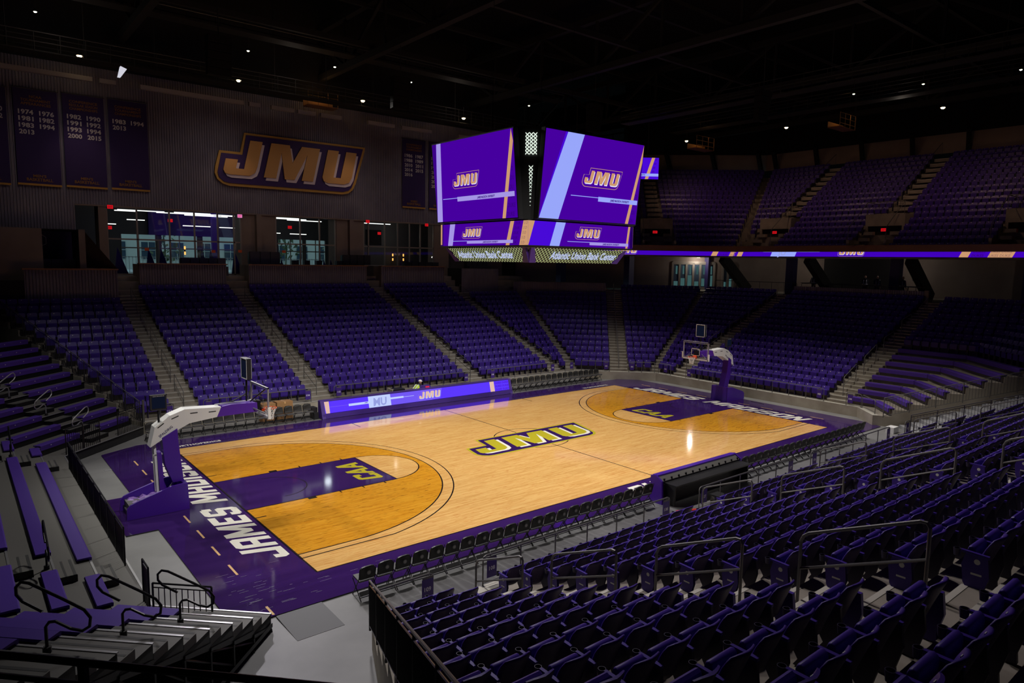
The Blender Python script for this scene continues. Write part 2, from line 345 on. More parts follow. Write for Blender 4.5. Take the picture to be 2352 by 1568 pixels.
# ================================================================ floor and court
fl = MB(); fl.add([(-45, -45, 0), (48, -45, 0), (48, 45, 0), (-45, 45, 0)], [(0, 1, 2, 3)], 'concrete_floor'); struct(fl, 'floor')
ct = MB(); T0 = 0.035
apron = [(-17.05, -9.25), (-16.3, -9.25), (17.0, -9.25), (17.45, -8.2), (17.55, -1.0), (17.55, 8.2), (16.9, 9.3), (-15.55, 9.3), (-17.05, 8.45), (-17.05, 2.05), (-17.95, 2.05), (-17.95, -1.85), (-17.05, -1.85)]
ct.prism(apron, 0.0, T0, 'rubber', 'court_purple')
CZ = lambda k: T0+0.0012*k
ID = lambda a, b, c: (a, b, c)
ct.flat(R(-14.375, -7.67, 14.375, 7.67), CZ(1), 'court_line', ID)
ct.flat(R(-14.325, -7.62, 14.325, 7.62), CZ(2), 'maple', ID)
def arc(cx, cy, r, a0, a1, n=48): return [(cx+r*math.cos(a0+(a1-a0)*i/n), cy+r*math.sin(a0+(a1-a0)*i/n)) for i in range(n+1)]
def ring(cx, cy, r, w, a0, a1, c, m, n=64):
    o = arc(cx, cy, r+w/2, a0, a1, n); i = arc(cx, cy, r-w/2, a0, a1, n)
    for k in range(n): ct.flat([o[k], o[k+1], i[k+1], i[k]], c, m, ID)
for sgn in (-1, 1):
    bx = sgn*14.325; hx = sgn*12.75
    M2 = lambda pts: [(bx-sgn*(a), b) for a, b in pts]       # a = distance into the court
    def tp(r, ys, extra=0):                                     # three point outline
        t = math.asin(ys/r); a0 = 1.575
        return [(0, -ys)]+[(a0+r*math.cos(q), r*math.sin(q)) for q in np.linspace(-t, t, 60)]+[(0, ys)]
    ct.flat(M2(tp(6.75, 6.60)), CZ(3), 'court_line', ID); ct.flat(M2(tp(6.70, 6.55)), CZ(4), 'maple', ID)
    ct.flat(M2(tp(6.325, 6.30)), CZ(5), 'court_line', ID); ct.flat(M2(tp(6.275, 6.25)), CZ(6), 'stained_maple', ID)
    ct.flat(M2([(5.79+1.83*math.cos(q), 1.83*math.sin(q)) for q in np.linspace(-PI/2, PI/2, 40)]), CZ(7), 'court_line', ID)
    ct.flat(M2([(5.79+1.78*math.cos(q), 1.78*math.sin(q)) for q in np.linspace(-PI/2, PI/2, 40)]), CZ(8), 'maple', ID)
    ct.flat(M2(R(0, -1.855, 5.815, 1.855)), CZ(9), 'court_line', ID); ct.flat(M2(R(0, -1.805, 5.765, 1.805)), CZ(10), 'court_purple', ID)
    ring(bx-sgn*1.575, 0, 1.22, 0.04, -PI/2 if sgn < 0 else PI/2, PI/2 if sgn < 0 else 1.5*PI, CZ(11), 'court_line', 30)
    for s2 in (-1, 1):
        ct.flat(M2(R(2.13, s2*1.83, 2.44, s2*2.03)), CZ(11), 'court_line', ID)
        for a in (3.35, 4.27, 5.18): ct.flat(M2(R(a, s2*1.83, a+0.05, s2*2.03)), CZ(11), 'court_line', ID)
        ct.flat(M2(R(0, s2*2.7, 0.35, s2*2.75)), CZ(11), 'court_line', ID)
    ct.flat(M2(R(-0.05, -6.6, 0.0, 6.6)), CZ(12), 'court_line', ID)
    # baseline lettering and dashes
    F = fr_z(sgn*14.5, sgn*6.2, 0, 0, -sgn)
    block(ct, 'JAMES', 0, 0, 1.1, CZ(3), 'court_white', F, w=5.0, slant=0.3)
    block(ct, 'MADISON', 5.75, 0, 1.1, CZ(3), 'court_white', F, w=6.3, slant=0.3)
    F2 = fr_z(bx-sgn*5.5, sgn*1.35, 0, 0, -sgn)
    block(ct, 'Caa', 0, 0.0, 0.95, CZ(12), 'court_gold', F2, w=2.5, slant=0.22, gap=0.0)
    for k in range(9):
        y = -6.53+k*1.556
        if sgn < 0 and -1.0 < y+0.4 < 1.2: continue
        ct.flat(R(sgn*16.12-0.03, y, sgn*16.12+0.03, y+0.77), CZ(3), 'court_tan' if sgn < 0 else 'court_tan', ID)
ct.flat(R(-16.15, -9.2, -16.09, -8.7), CZ(3), 'court_tan', ID)
ct.flat(R(-0.025, -7.62, 0.025, 7.62), CZ(3), 'court_line', ID)
ring(0, 0, 1.83, 0.05, 0, 2*PI, CZ(3), 'court_line', 64)
for sx in (-1, 1):
    ct.flat(R(sx*5.8, 6.7, sx*5.8+0.05, 7.62), CZ(3), 'court_line', ID)
logo(ct, -4.05, -1.5, 8.1, CZ(4), 0.0012, ID, 'court_gold', 'court_purple', 'court_gold', 'court_white')
text(ct, 'VA ORTHOPEDICS', -12.25, 7.92, 0.26, CZ(3), 'court_white', ID, w=2.4, off=0.03, align='r')
text(ct, 'VA ORTHOPEDICS', 14.0, 7.92, 0.26, CZ(3), 'court_white', ID, w=2.4, off=0.03, align='r')
block(ct, 'DUKES', -2.3, -8.85, 0.9, CZ(3), 'court_white', ID, w=3.9, slant=0.3)
rs_ = random.Random(11)
for q in range(70):
    if q < 34: x, y = rs_.uniform(-16.7, -15.2), rs_.uniform(-9.0, -6.3)
    elif q < 50: x, y = rs_.uniform(-15, -12.5), rs_.uniform(-8.9, -8.0)
    else: x, y = rs_.uniform(-13, -5), rs_.uniform(-8.9, -8.3)
    L = rs_.uniform(.06, .34); ct.flat(R(x, y, x+L, y+.006), CZ(3), 'scuff', ID)
court = ct.build('basketball_court'); tag(court, 'polished maple basketball court with purple border and school wordmark at centre', 'basketball court')

# ramp mat by the court corner
rp = MB(); rp.hexa([(-16.1, -10.6, 0.0), (-14.95, -10.6, 0.0), (-14.95, -9.3, 0.0), (-16.1, -9.3, 0.0), (-16.1, -10.6, 0.006), (-14.95, -10.6, 0.006), (-14.95, -9.3, T0+0.004), (-16.1, -9.3, T0+0.004)], 'grey_mat')
put(rp, 'threshold_ramp', 'grey ribbed threshold ramp at the near corner of the purple court border', 'ramp', (-15.5, -10, 0))
fp = MB(); fp.box(-17.3, -17.05, 5.93, 6.12, 0.0, 0.012, 'steel'); put(fp, 'floor_plate', 'small metal floor plate in the concrete beside the purple border', 'floor plate', (-17.12, 6.0, 0))

# ================================================================ bowl geometry
RISE, ZT0 = 0.348, 0.57
def Fy(k): return 11.45 if k <= 0 else 12.58+0.876*(k-1)
def Ny(k): return 11.90 if k <= 0 else 13.08+0.857*(k-1)
def Rx(k): return 18.45 if k <= 0 else 19.25+0.876*(k-1)
def Cc(k): return 25.77 if k <= 0 else 25.77+R2*(0.97+0.876*(k-1))
def tz(k): return ZT0+RISE*k
NR = 16
def divider(y): return -15.0-0.417*(abs(y)-12.07)
E104 = ((17.0, -8.85), (1.0, -1.2))
def isect_c104(k):     # on corner line x - y = Cc, hit the 104 end line
    (px, py), (dx, dy) = E104; t = (Cc(k)-(px-py))/(dx-dy); return (px+dx*t, py+dy*t)
def ringA(k):
    c, f, r = Cc(k), Fy(k), Rx(k)
    return [(divider(f), f), (c-f, f), (r, c-r), (r, -(c-r)), isect_c104(k)]
def ringB(k):
    n = Ny(k); return [(13.2+(n-11.9)/0.85, -n), (divider(n), -n)]
def make_tiers(ringf, name, wall0=True):
    mb = MB()
    for k in range(NR+1):
        a = ringf(k); b = ringf(k+1); z = tz(k)
        zb = 0.0 if k == 0 else tz(k-1)
        for i in range(len(a)-1):
            p, q = a[i], a[i+1]
            mb.add([(*p, zb), (*q, zb), (*q, z), (*p, z)], [(0, 1, 2, 3)], 'concrete_wall' if k == 0 else 'concrete_stand')
            if k < NR:
                r_, s_ = b[i+1], b[i]
                mb.add([(*p, z), (*q, z), (*r_, z), (*s_, z)], [(0, 1, 2, 3)], 'concrete_stand')
        if k < NR:
            for e in (0, -1):
                p, s_ = a[e], b[e]; mb.add([(*p, 0), (*s_, 0), (*s_, z), (*p, z)], [(0, 1, 2, 3)], 'concrete_wall')
    # pale coping on the front wall
    a = ringf(0)
    for i in range(len(a)-1):
        p, q = Vector((*a[i], ZT0+0.012)), Vector((*a[i+1], ZT0+0.012)); n = Vector((-(q-p).y, (q-p).x, 0)).normalized()
        if n.dot(Vector((p.x, p.y, 0))) < 0: n = -n
        mb.add([p, q, q+n*0.3, p+n*0.3], [(0, 1, 2, 3)], 'nosing')
    return struct(mb, name)
make_tiers(ringA, 'floor_stepped_far_and_end_stand'); make_tiers(ringB, 'floor_stepped_near_stand')

# aisle steps: half steps with pale nosings
def aisle_steps(pt, d, wid, ks, name, mb=None):
    # pt(k): centre on riser k+1 ; d: outward unit direction
    own = mb is None
    if own: mb = MB()
    t = (-d[1], d[0]); h = wid/2
    for k in ks:
        c = pt(k+1); z = tz(k); dep = 0.42
        def P(a, b, zz): return (c[0]-d[0]*a+t[0]*b, c[1]-d[1]*a+t[1]*b, zz)
        mb.hexa([P(dep, -h, z), P(dep, h, z), P(0, h, z), P(0, -h, z), P(dep, -h, z+RISE/2), P(dep, h, z+RISE/2), P(0, h, z+RISE/2), P(0, -h, z+RISE/2)], 'concrete_stand')
        for a, zz in ((dep, z+RISE/2), (0.0, z+RISE)):
            mb.hexa([P(a+0.01, -h, zz-0.035), P(a+0.01, h, zz-0.035), P(a-0.07, h, zz-0.035), P(a-0.07, -h, zz-0.035), P(a+0.01, -h, zz+0.006), P(a+0.01, h, zz+0.006), P(a-0.07, h, zz+0.006), P(a-0.07, -h, zz+0.006)], 'nosing')
    if own: struct(mb, name)
AS = MB()
FAR_AISLES = [-12.7, -5.58, 5.35, 12.72]
for x in FAR_AISLES: aisle_steps(lambda k, x=x: (x, Fy(k)), (0, 1), 1.3 if x < 10 else 1.15, range(0, NR), '', AS)
DC = (1/R2, 1/R2); s_a = (16.25-8.95)/R2
def corner_pt(k, s): c = Cc(k)/R2; return (c/R2+s/R2, c/R2-s/R2)
aisle_steps(lambda k: corner_pt(k, s_a), DC, 1.3, range(0, NR), '', AS)
for y in (5.4, -5.95): aisle_steps(lambda k, y=y: (Rx(k), y), (1, 0), 1.25, range(0, NR), '', AS)
# narrow steps along the two mitres of the far corner
def mdir(a, b): v = Vector((b[0]-a[0], b[1]-a[1])).normalized(); return (v.x, v.y)
aisle_steps(lambda k: (Cc(k)-Fy(k), Fy(k)), (0.383, 0.924), 0.95, range(0, NR), '', AS)
aisle_steps(lambda k: (Rx(k), Cc(k)-Rx(k)), (0.924, 0.383), 0.75, range(0, NR), '', AS)
NEAR_AISLES = [-12.65, -3.92, 3.45, 12.15]
for x in NEAR_AISLES: aisle_steps(lambda k, x=x: (x, -Ny(k)), (0, -1), 1.4, range(0, NR), '', AS)
struct(AS, 'floor_aisle_steps')

# ================================================================ stadium seats
# local frame: origin on the tread, +y toward the court, back near y=0
def seat_back():
    mb = MB(); nx, nz = 6, 7; F = []; B = []
    for j in range(nz+1):
        tt = j/nz; z = 0.33+0.52*tt; wdt = 0.235*(1-0.16*max(0, (tt-0.72)/0.28)**2.2); y0 = 0.13-0.17*tt-0.03*tt*tt
        for i in range(nx+1):
            u = 2*i/nx-1; zz = z-0.03*max(0, (tt-0.7)/0.3)*abs(u)**3
            F.append((u*wdt, y0+0.055*u*u, zz)); B.append((u*wdt, y0+0.055*u*u-0.022-0.02*(1-abs(u)), zz))
    n = len(F); q = lambda i, j: j*(nx+1)+i; fs = []
    for j in range(nz):
        for i in range(nx):
            fs.append((q(i, j), q(i, j+1), q(i+1, j+1), q(i+1, j))); fs.append((n+q(i, j), n+q(i+1, j), n+q(i+1, j+1), n+q(i, j+1)))
    for j in range(nz):
        fs.append((q(0, j), n+q(0, j), n+q(0, j+1), q(0, j+1))); fs.append((q(nx, j), q(nx, j+1), n+q(nx, j+1), n+q(nx, j)))
    for i in range(nx):
        fs.append((q(i, 0), q(i+1, 0), n+q(i+1, 0), n+q(i, 0))); fs.append((q(i, nz), n+q(i, nz), n+q(i+1, nz), q(i+1, nz)))
    mb.add(F+B, fs, 'seat_back_shell'); k = mb.mi('seat_rear_shade')
    for j, f in enumerate(mb.f):
        if min(f) >= n: mb.m[j] = k
    return mb
def seat_pan():
    mb = MB(); prof = [(0.17, 0.30), (0.155, 0.62), (0.165, 0.66), (0.20, 0.685), (0.235, 0.67), (0.25, 0.63), (0.245, 0.45), (0.215, 0.32)]; n = len(prof)
    xs = [-0.205, -0.215, -0.2, 0, 0.2, 0.215, 0.205]; sc = [0.75, 0.93, 1, 1, 1, 0.93, 0.75]; vs = []
    for x, s_ in zip(xs, sc):
        for y, z in prof: vs.append((x, 0.205+(y-0.205)*s_, 0.48+(z-0.48)*s_))
    fs = [(i*n+k, i*n+(k+1) % n, (i+1)*n+(k+1) % n, (i+1)*n+k) for i in range(6) for k in range(n)]+[tuple(range(n))[::-1], tuple(6*n+k for k in range(n))]
    return mb.add(vs, fs, 'seat_purple')
def seat_arm():
    mb = MB(); x = -0.265
    mb.hexa([(x-.025, -.01, .585), (x+.025, -.01, .585), (x+.022, .3, .60), (x-.022, .3, .60), (x-.025, -.01, .62), (x+.025, -.01, .62), (x+.022, .3, .628), (x-.022, .3, .628)], 'seat_purple'); return mb
def seat_cup():
    mb = MB(); x = -0.265; n = 10; c = (x, 0.345)
    vs = []; 
    for r, z in ((0.035, .53), (0.045, .625), (0.038, .625), (0.03, .55)): vs += [(c[0]+r*math.cos(2*PI*k/n), c[1]+r*math.sin(2*PI*k/n), z) for k in range(n)]
    fs = [(a*n+k, a*n+(k+1) % n, (a+1)*n+(k+1) % n, (a+1)*n+k) for a in range(3) for k in range(n)]+[tuple(range(n))[::-1], tuple(3*n+k for k in range(n))]
    return mb.add(vs, fs, 'seat_dark')
def seat_standard(end=False, side=-1):
    mb = MB(); x = 0.265*side; w = 0.022 if not end else 0.03
    poly = [(0.02, 0.02), (0.10, 0.0), (0.22, 0.02), (0.17, 0.10), (0.25, 0.22), (0.28, 0.45), (0.24, 0.6), (0.0, 0.6), (-0.03, 0.35), (0.03, 0.12)]
    return mb.prism(poly, -w, w, 'seat_dark' if not end else 'seat_purple', fr=lambda a, b, c: (x+c, a, b))
def seat_num():
    return MB().box(0.05, 0.10, -0.035, -0.028, 0.775, 0.805, 'seat_plate')
def emblem(side):
    mb = MB(); x = side*0.297; n = 14
    mb.add([(x, 0.11+0.035*math.cos(2*PI*k/n), 0.52+0.035*math.sin(2*PI*k/n)) for k in range(n)], [tuple(range(n))], 'seat_plate')
    mb.add([(x, 0.05, 0.345), (x, 0.17, 0.345), (x, 0.17, 0.37), (x, 0.05, 0.37)], [(0, 1, 2, 3)], 'seat_plate'); return mb
# low-poly far seat as one template
FS = MB()
def rrect(w, z0, z1, r): return [(-w, z0), (w, z0), (w, z1-r), (w-r*.35, z1-r*.3), (w-r, z1), (-w+r, z1), (-w+r*.35, z1-r*.3), (-w, z1-r)]
def tilt(y0, y1, z0, z1): return lambda a, b, c: (a, y0+(y1-y0)*(b-z0)/(z1-z0)+c, b)
FS.prism(rrect(.235, .33, .85, .06), -0.015, 0.02, 'seat_purple', fr=lambda a, b, c, t=tilt(.12, -.06, .33, .85): t(a, b, -c))
FS.hexa([(-.2, .17, .30), (.2, .17, .30), (.2, .235, .32), (-.2, .235, .32), (-.205, .16, .66), (.205, .16, .66), (.205, .24, .63), (-.205, .24, .63)], 'seat_purple')
FS.box(-.29, -.24, .0, .30, .58, .62, 'seat_dark'); FS.box(-.285, -.245, .02, .2, .0, .58, 'seat_dark')
FS.add([(.06, -.012, .765), (.11, -.012, .765), (.11, -.022, .80), (.06, -.022, .80)], [(3, 2, 1, 0)], 'seat_plate')

SEATS = []   # (x,y,z,rot, section, row, index, n, first, last)
def add_row(p0, p1, z, rot, sec, k, pitch=0.526, anchor=''):
    a = Vector(p0); b = Vector(p1); L = (b-a).length; n = int(round(L/pitch-0.08))
    if n < 1: return
    d = (b-a).normalized(); pt = L/n
    for i in range(n):
        q = a+d*(pt*(i+0.5)); SEATS.append((q.x, q.y, z, rot, sec, k, i, n, i == 0, i == n-1, anchor))
OFF = 0.06
# far side (facing -y)
for k in range(NR):
    y = 12.45+OFF+0.876*k; z = tz(k); m = Cc(k+1)-Fy(k+1)
    segs = [('114', -12.05, -6.25), ('115', -4.9, 4.68), ('116', 6.0, 12.1)]
    if k < 14: segs.append(('113', divider(y)+0.25, -13.4))
    segs.append(('117', 13.35, m-0.45-0.05))
    for s_, a, b in segs:
        if k > 13 and s_ == '117': continue
        if b-a > 0.5: add_row((a, y), (b, y), z, PI, s_, k)
    # corner (facing the court diagonally)
    c = (Cc(k+1)/R2)-0.09
    if k < 14 or True:
        sF = (Cc(k+1)-2*Fy(k+1))/R2*-1; sF = ((Cc(k+1)-Fy(k+1))-Fy(k+1))/R2; sR = (Rx(k+1)-(Cc(k+1)-Rx(k+1)))/R2
        def cp(s, c=c): return (c/R2+s/R2, c/R2-s/R2)
        if k < 14: add_row(cp(sF+0.45), cp(s_a-0.68), z, 3*PI/4, '101', k)
        add_row(cp(s_a+0.68), cp(sR-0.42), z, 3*PI/4, '102', k)
    x = Rx(k+1)-0.09
    add_row((x, 6.08), (x, Cc(k+1)-Rx(k+1)-0.35), z, PI/2, '102', k)
    add_row((x, -5.3), (x, 4.72), z, PI/2, '103', k)
    if k >= 8:
        add_row((x, -(Cc(k+1)-Rx(k+1))), (x, -6.6), z, PI/2, '104', k)
        a = (Rx(k+1), -(Cc(k+1)-Rx(k+1))); b = isect_c104(k+1)
        add_row((a[0]-.06, a[1]+.06), (b[0]-.06, b[1]+.06), z, PI/4, '104', k)
# near side (facing +y)
for k in range(NR):
    y = -(12.97-0.06+0.857*k); z = tz(k)
    for s_, a, b in (('109', divider(y)+0.28, -13.38), ('108', -11.95, -4.72), ('107', -3.12, 2.78), ('106', 4.15, 11.3)):
        add_row((a, y), (b, y), z, 0.0, s_, k, 0.555)
    b = 13.2+(Ny(k+1)-11.9)/0.85-0.5
    if b-13.0 > 0.6: add_row((13.0, y), (b, y), z, 0.0, '105', k, 0.555)
# upper deck
UX, UZ, UR, UP = 33.0, 9.6, 0.524, 0.85
UD = 43.5
UPPER_V = []   # vomitory centres
def upper_rows():
    for k in range(17):
        x = UX+0.75+UP*k; z = UZ+UR*k; my = UD+R2*(0.75+UP*k)-x
        yv = [9.0, -0.45, -10.1]
        pts = sorted(yv, reverse=True); w = 1.55 if k < 6 else 0.75
        lo = my-0.5; 
        for v in pts+[None]:
            hi = lo; lo2 = (v+w) if v is not None else -24.0
            if hi-lo2 > 0.6: add_row((x, lo2), (x, hi), z, PI/2, 'upper', k, 0.53)
            if v is not None: lo = v-w
        c = (UD+R2*(0.75+UP*k))/R2; sR = (x-(c*R2-x))/R2; sv = (29.6-16.7)/R2
        def cp(s): return (c/R2+s/R2, c/R2-s/R2)
        add_row(cp(sv+w), cp(sR-0.45), z, 3*PI/4, 'upper', k, 0.53)
        add_row(cp(sv-w-7), cp(sv-w), z, 3*PI/4, 'upper', k, 0.53)
upper_rows()
# the 300 seats that show largest are individuals
def shown(s):
    x, y, z = s[0], s[1], s[2]+0.55; u, v, d = pix((x, y, z))
    if d < 0.5 or not (-25 < u < 2377 and -25 < v < 1593) or s[4] not in ('105', '106', '107', '108', '109'): return 0
    return FPX*0.5/d
order = sorted(range(len(SEATS)), key=lambda i: -shown(SEATS[i])); INDIV = set(order[:300])
BK, PN, AR, CP, ST, NU = seat_back(), seat_pan(), seat_arm(), seat_cup(), seat_standard(), seat_num()
proto = empty('stadium_seat', 'x', 'stadium seat')
BK.build('backrest', proto, True); PN.build('seat_pan', proto, True); ao = AR.build('armrest', proto); CP.build('cup_holder', ao); ST.build('standard', proto); NU.build('number_plate', proto)
endp = {}
for sd in (-1, 1):
    o = seat_standard(True, sd).build('end_panel'); e = emblem(sd).build('emblem'); endp[sd] = (o, e)
used = False
NEIGH = {'109': 'section 108 aisle', '108': 'section 109 aisle', '107': 'section 108 aisle', '106': 'section 107 aisle', '105': 'section 106 aisle'}
for i in sorted(INDIV):
    x, y, z, rot, sec, k, j, n, fi, la, _ = SEATS[i]
    o = proto if not used else copy_tree(proto); used = True
    o.location = (x, y, z); o.rotation_euler = (0, 0, rot)
    nn = (n-j) if sec == '109' else (j+1)
    o['label'] = f"purple tip-up seat, section {sec}, {ORD[k]} row up, {ORD[min(nn, 24)-1]} from the {NEIGH[sec]}"
    o['group'] = 'tip-up seats of the near stand'
    for sd, cond in ((1, la), (-1, fi)):
        if cond and not (sec == '109' and sd == -1):
            a, b = endp[sd]; ca = a.copy(); C.objects.link(ca); ca.parent = o; cb = b.copy(); C.objects.link(cb); cb.parent = ca; ca['label'] = 'purple aisle end panel with round emblem'
            if sd == 1: pass
for a, b in endp.values(): bpy.data.objects.remove(a); bpy.data.objects.remove(b)
# all remaining seats, too many to count: one object
rest = [s for i, s in enumerate(SEATS) if i not in INDIV]
tv = np.array(FS.v); tf = FS.f; allv = []; allf = []; allm = []
near_t = MB()
for src in (BK, PN, AR, CP, ST, NU): near_t.add(src.v, src.f, 'seat_purple')
for q in range(len(near_t.m)): pass
near_t.mats = []; near_t.m = []
for src in (BK, PN, AR, CP, ST, NU):
    for mm in src.m: near_t.m.append(near_t.mi(src.mats[mm]))
matlist = list(dict.fromkeys(FS.mats+near_t.mats)); off = 0
for s in rest:
    T = near_t if s[4] in ('105', '106', '107', '108', '109') else FS
    tv = np.array(T.v); c_, s_ = math.cos(s[3]), math.sin(s[3])
    X = tv[:, 0]*c_-tv[:, 1]*s_+s[0]; Y = tv[:, 0]*s_+tv[:, 1]*c_+s[1]; Z = tv[:, 2]+s[2]
    allv.append(np.stack([X, Y, Z], 1)); allf += [tuple(off+q for q in f) for f in T.f]; allm += [matlist.index(T.mats[m]) for m in T.m]; off += len(tv)
me = bpy.data.meshes.new('stadium_seats'); me.from_pydata(np.concatenate(allv).tolist(), [], allf)
for m in matlist: me.materials.append(MATS[m])
me.polygons.foreach_set('material_index', allm); me.update()
so = bpy.data.objects.new('stadium_seats', me); C.objects.link(so)
tag(so, 'rows of purple tip-up seats filling the far, end and upper stands', 'stadium seats', kind='stuff')

# ================================================================ upper deck, ribbon board, end concourse
ud = MB()
def uring(k, base=0.0):
    d = base+UP*k; x = UX+d; c = UD+R2*d; s0 = (29.6-16.7)/R2-9
    return [(c/2+s0/R2, c/2-s0/R2), (x, c-x), (x, -26.0)]
def uring0():
    return uring(0, 0.0)
prev = uring0(); 
for k in range(17):
    z = UZ+UR*k; a = uring0() if k == 0 else uring(k, 0.75-UP+0.95); b = uring(k+1, 0.75-UP+0.95)
    zb = UZ-0.35 if k == 0 else z-UR
    for i in range(2):
        p, q, r_, s_ = a[i], a[i+1], b[i+1], b[i]
        ud.add([(*p, zb), (*q, zb), (*q, z), (*p, z)], [(0, 1, 2, 3)], 'concrete_stand')
        ud.add([(*p, z), (*q, z), (*r_, z), (*s_, z)], [(0, 1, 2, 3)], 'concrete_stand')
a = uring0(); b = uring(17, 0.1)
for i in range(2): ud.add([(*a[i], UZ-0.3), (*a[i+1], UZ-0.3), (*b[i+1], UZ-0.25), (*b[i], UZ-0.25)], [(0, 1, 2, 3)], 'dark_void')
# dark parapet strip above the ribbon
for i in range(2):
    ud.bar((*a[i], UZ+0.42), (*a[i+1], UZ+0.42), 0.16, 0.5, 'wood_cap')
struct(ud, 'floor_upper_deck')
us = MB()
vom = [((UX+1.9, 9.0), (1, 0)), ((UX+1.9, -0.45), (1, 0)), ((UX+1.9, -10.1), (1, 0))]
sv = (29.6-16.7)/R2; cv = UD/R2+1.9; vom.append(((cv/R2+sv/R2, cv/R2-sv/R2), DC))
def vfr(o, d): t = (-d[1], d[0]); return lambda a, b, z: (o[0]+d[0]*a+t[0]*b, o[1]+d[1]*a+t[1]*b, z)
for vi, (o, d) in enumerate(vom):
    P = vfr(o, d)
    def bx(a0, a1, b0, b1, z0, z1, m): us.hexa([P(a0, b0, z0), P(a1, b0, z0), P(a1, b1, z0), P(a0, b1, z0), P(a0, b0, z1), P(a1, b0, z1), P(a1, b1, z1), P(a0, b1, z1)], m)
    # portal: side walls, head, dark mouth
    bx(-1.5, 3.9, -1.5, -1.3, UZ-0.2, UZ+1.1, 'concrete_stand'); bx(-1.5, 3.9, 1.3, 1.5, UZ-0.2, UZ+1.1, 'concrete_stand')
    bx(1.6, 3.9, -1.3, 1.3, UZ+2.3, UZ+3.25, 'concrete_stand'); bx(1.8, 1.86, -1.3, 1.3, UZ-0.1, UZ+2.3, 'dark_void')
    bx(1.6, 3.9, -1.5, -1.3, UZ+1.1, UZ+3.25, 'concrete_stand'); bx(1.6, 3.9, 1.3, 1.5, UZ+1.1, UZ+3.25, 'concrete_stand')
    for k in range(6, 17):      # aisle above the portal
        a0 = UP*k-1.9+0.85
        bx(a0-0.4, a0, -0.62, 0.62, UZ+UR*k, UZ+UR*(k+0.5), 'concrete_stand'); bx(a0-0.42, a0-0.34, -0.62, 0.62, UZ+UR*(k+.5)-.03, UZ+UR*(k+0.5)+0.006, 'nosing')
    for sd in (-1, 1):          # side stairs
        for k in range(0, 5):
            a0 = UP*k-1.9+0.85; bx(a0-0.4, a0, sd*1.0-0.35, sd*1.0+0.35, UZ+UR*k, UZ+UR*(k+0.5), 'concrete_stand')
struct(us, 'floor_upper_stairs')
for vi, (o, d) in enumerate(vom):
    P = vfr(o, d); g = MB()
    for sd in (-1.42, 1.42):
        pts = [P(-1.5, sd, UZ+1.1), P(-1.4, sd, UZ+2.1), P(1.6, sd, UZ+4.2), P(3.8, sd, UZ+4.2)]
        g.tube(pts, 0.028, 'rail_metal'); g.tube([P(1.6, sd, UZ+3.2), P(1.6, sd, UZ+4.2)], 0.022, 'rail_metal'); g.tube([P(3.8, sd, UZ+3.2), P(3.8, sd, UZ+4.2)], 0.022, 'rail_metal')
    g.tube([P(1.6, -1.42, UZ+4.2), P(1.6, 1.42, UZ+4.2)], 0.028, 'rail_metal')
    for q in range(9): g.tube([P(1.6, -1.2+0.3*q, UZ+3.25), P(1.6, -1.2+0.3*q, UZ+4.2)], 0.012, 'rail_metal', 4)
    g.tube([P(4.3, 0, UZ+4.1), P(4.3, 0, UZ+5.3), P(12, 0, UZ+10.0), P(12, 0, UZ+9)], 0.025, 'rail_metal')
    nm = ['second from the ribbon corner', 'under the long middle stair', 'nearest the near stand', 'in the far corner beside the hanging scoreboard'][vi]
    put(g, 'guard_railing', f'metal railing around the upper deck portal {nm}', 'railing', (*P(1.6, 0, 0)[:2], UZ), 'upper deck portal railings')
def exit_sign(fr, w, h, label, m='exit_red'):
    mb = MB(); mb.prism(R(-w/2, -h/2, w/2, h/2), -0.04, 0.0, 'black_plastic', m, fr=fr)
    text(mb, 'EXIT', 0, -h*0.3, h*0.6, 0.004, 'red_paint' if m == 'exit_red' else 'exit_red', fr, w=w*0.75, off=0.02)
    c = fr(0, 0, 0); put(mb, 'exit_sign', label, 'exit sign', c, 'lit exit signs')
for vi, (o, d) in enumerate(vom):
    P = vfr(o, d); c = P(1.74, 0.1, UZ+2.0)
    exit_sign(fr_wall(c[0], c[1], c[2], -(-d[1])*1, -(d[0])*1), 0.42, 0.24, 'red exit sign in the upper deck portal '+['second from the ribbon corner', 'under the long middle stair', 'nearest the near stand', 'beside the hanging scoreboard'][vi])
# ribbon board
rb = MB(); RZ, RH = 9.39, 0.77
def seg_frame(p, q):
    v = Vector((q[0]-p[0], q[1]-p[1])); L = v.length; v.normalize(); return fr_wall(p[0], p[1], RZ, v.x, v.y), L
a = uring0(); A0, A1, A2 = a
rbh = MB()
for p, q in ((A0, A1), (A1, A2)):
    F, L = seg_frame(p, q); rbh.prism(R(0, -0.03, L, RH+0.03), -0.2, 0.0, 'black_plastic', fr=F)
def ribbon(F, L, items):
    rb.flat(R(0, 0, L, RH), 0.006, 'led_violet', F)
    for it in items:
        k, s = it[0], it[1]
        if k == 'tan': rb.flat([(s, 0), (s+it[2], 0), (s+it[2]+.35, RH), (s+.35, RH)], 0.010, 'led_tan', F)
        if k == 'bar': rb.flat(R(s, RH*.48, s+it[2], RH*.68), 0.010, 'led_sky', F)
        if k == 'line': rb.flat(R(s, RH*.60, s+it[2], RH*.64), 0.010, 'led_lilac', F)
        if k == 'sky': rb.flat([(s, 0), (s+it[2], 0), (s+it[2]+.3, RH), (s+.3, RH)], 0.014, 'led_sky', F)
        if k == 'txt':
            for r_ in range(3): text(rb, it[2], s+0.1*r_, RH*(0.05+0.34*r_), RH*0.22, 0.016, it[3], F, off=0.03, align='l', slant=0.2)
        if k == 'logo': logo(rb, s, 0.03, it[2], 0.012, 0.003, F, 'led_tan', 'led_violet', 'led_tan', 'led_white', line=True)
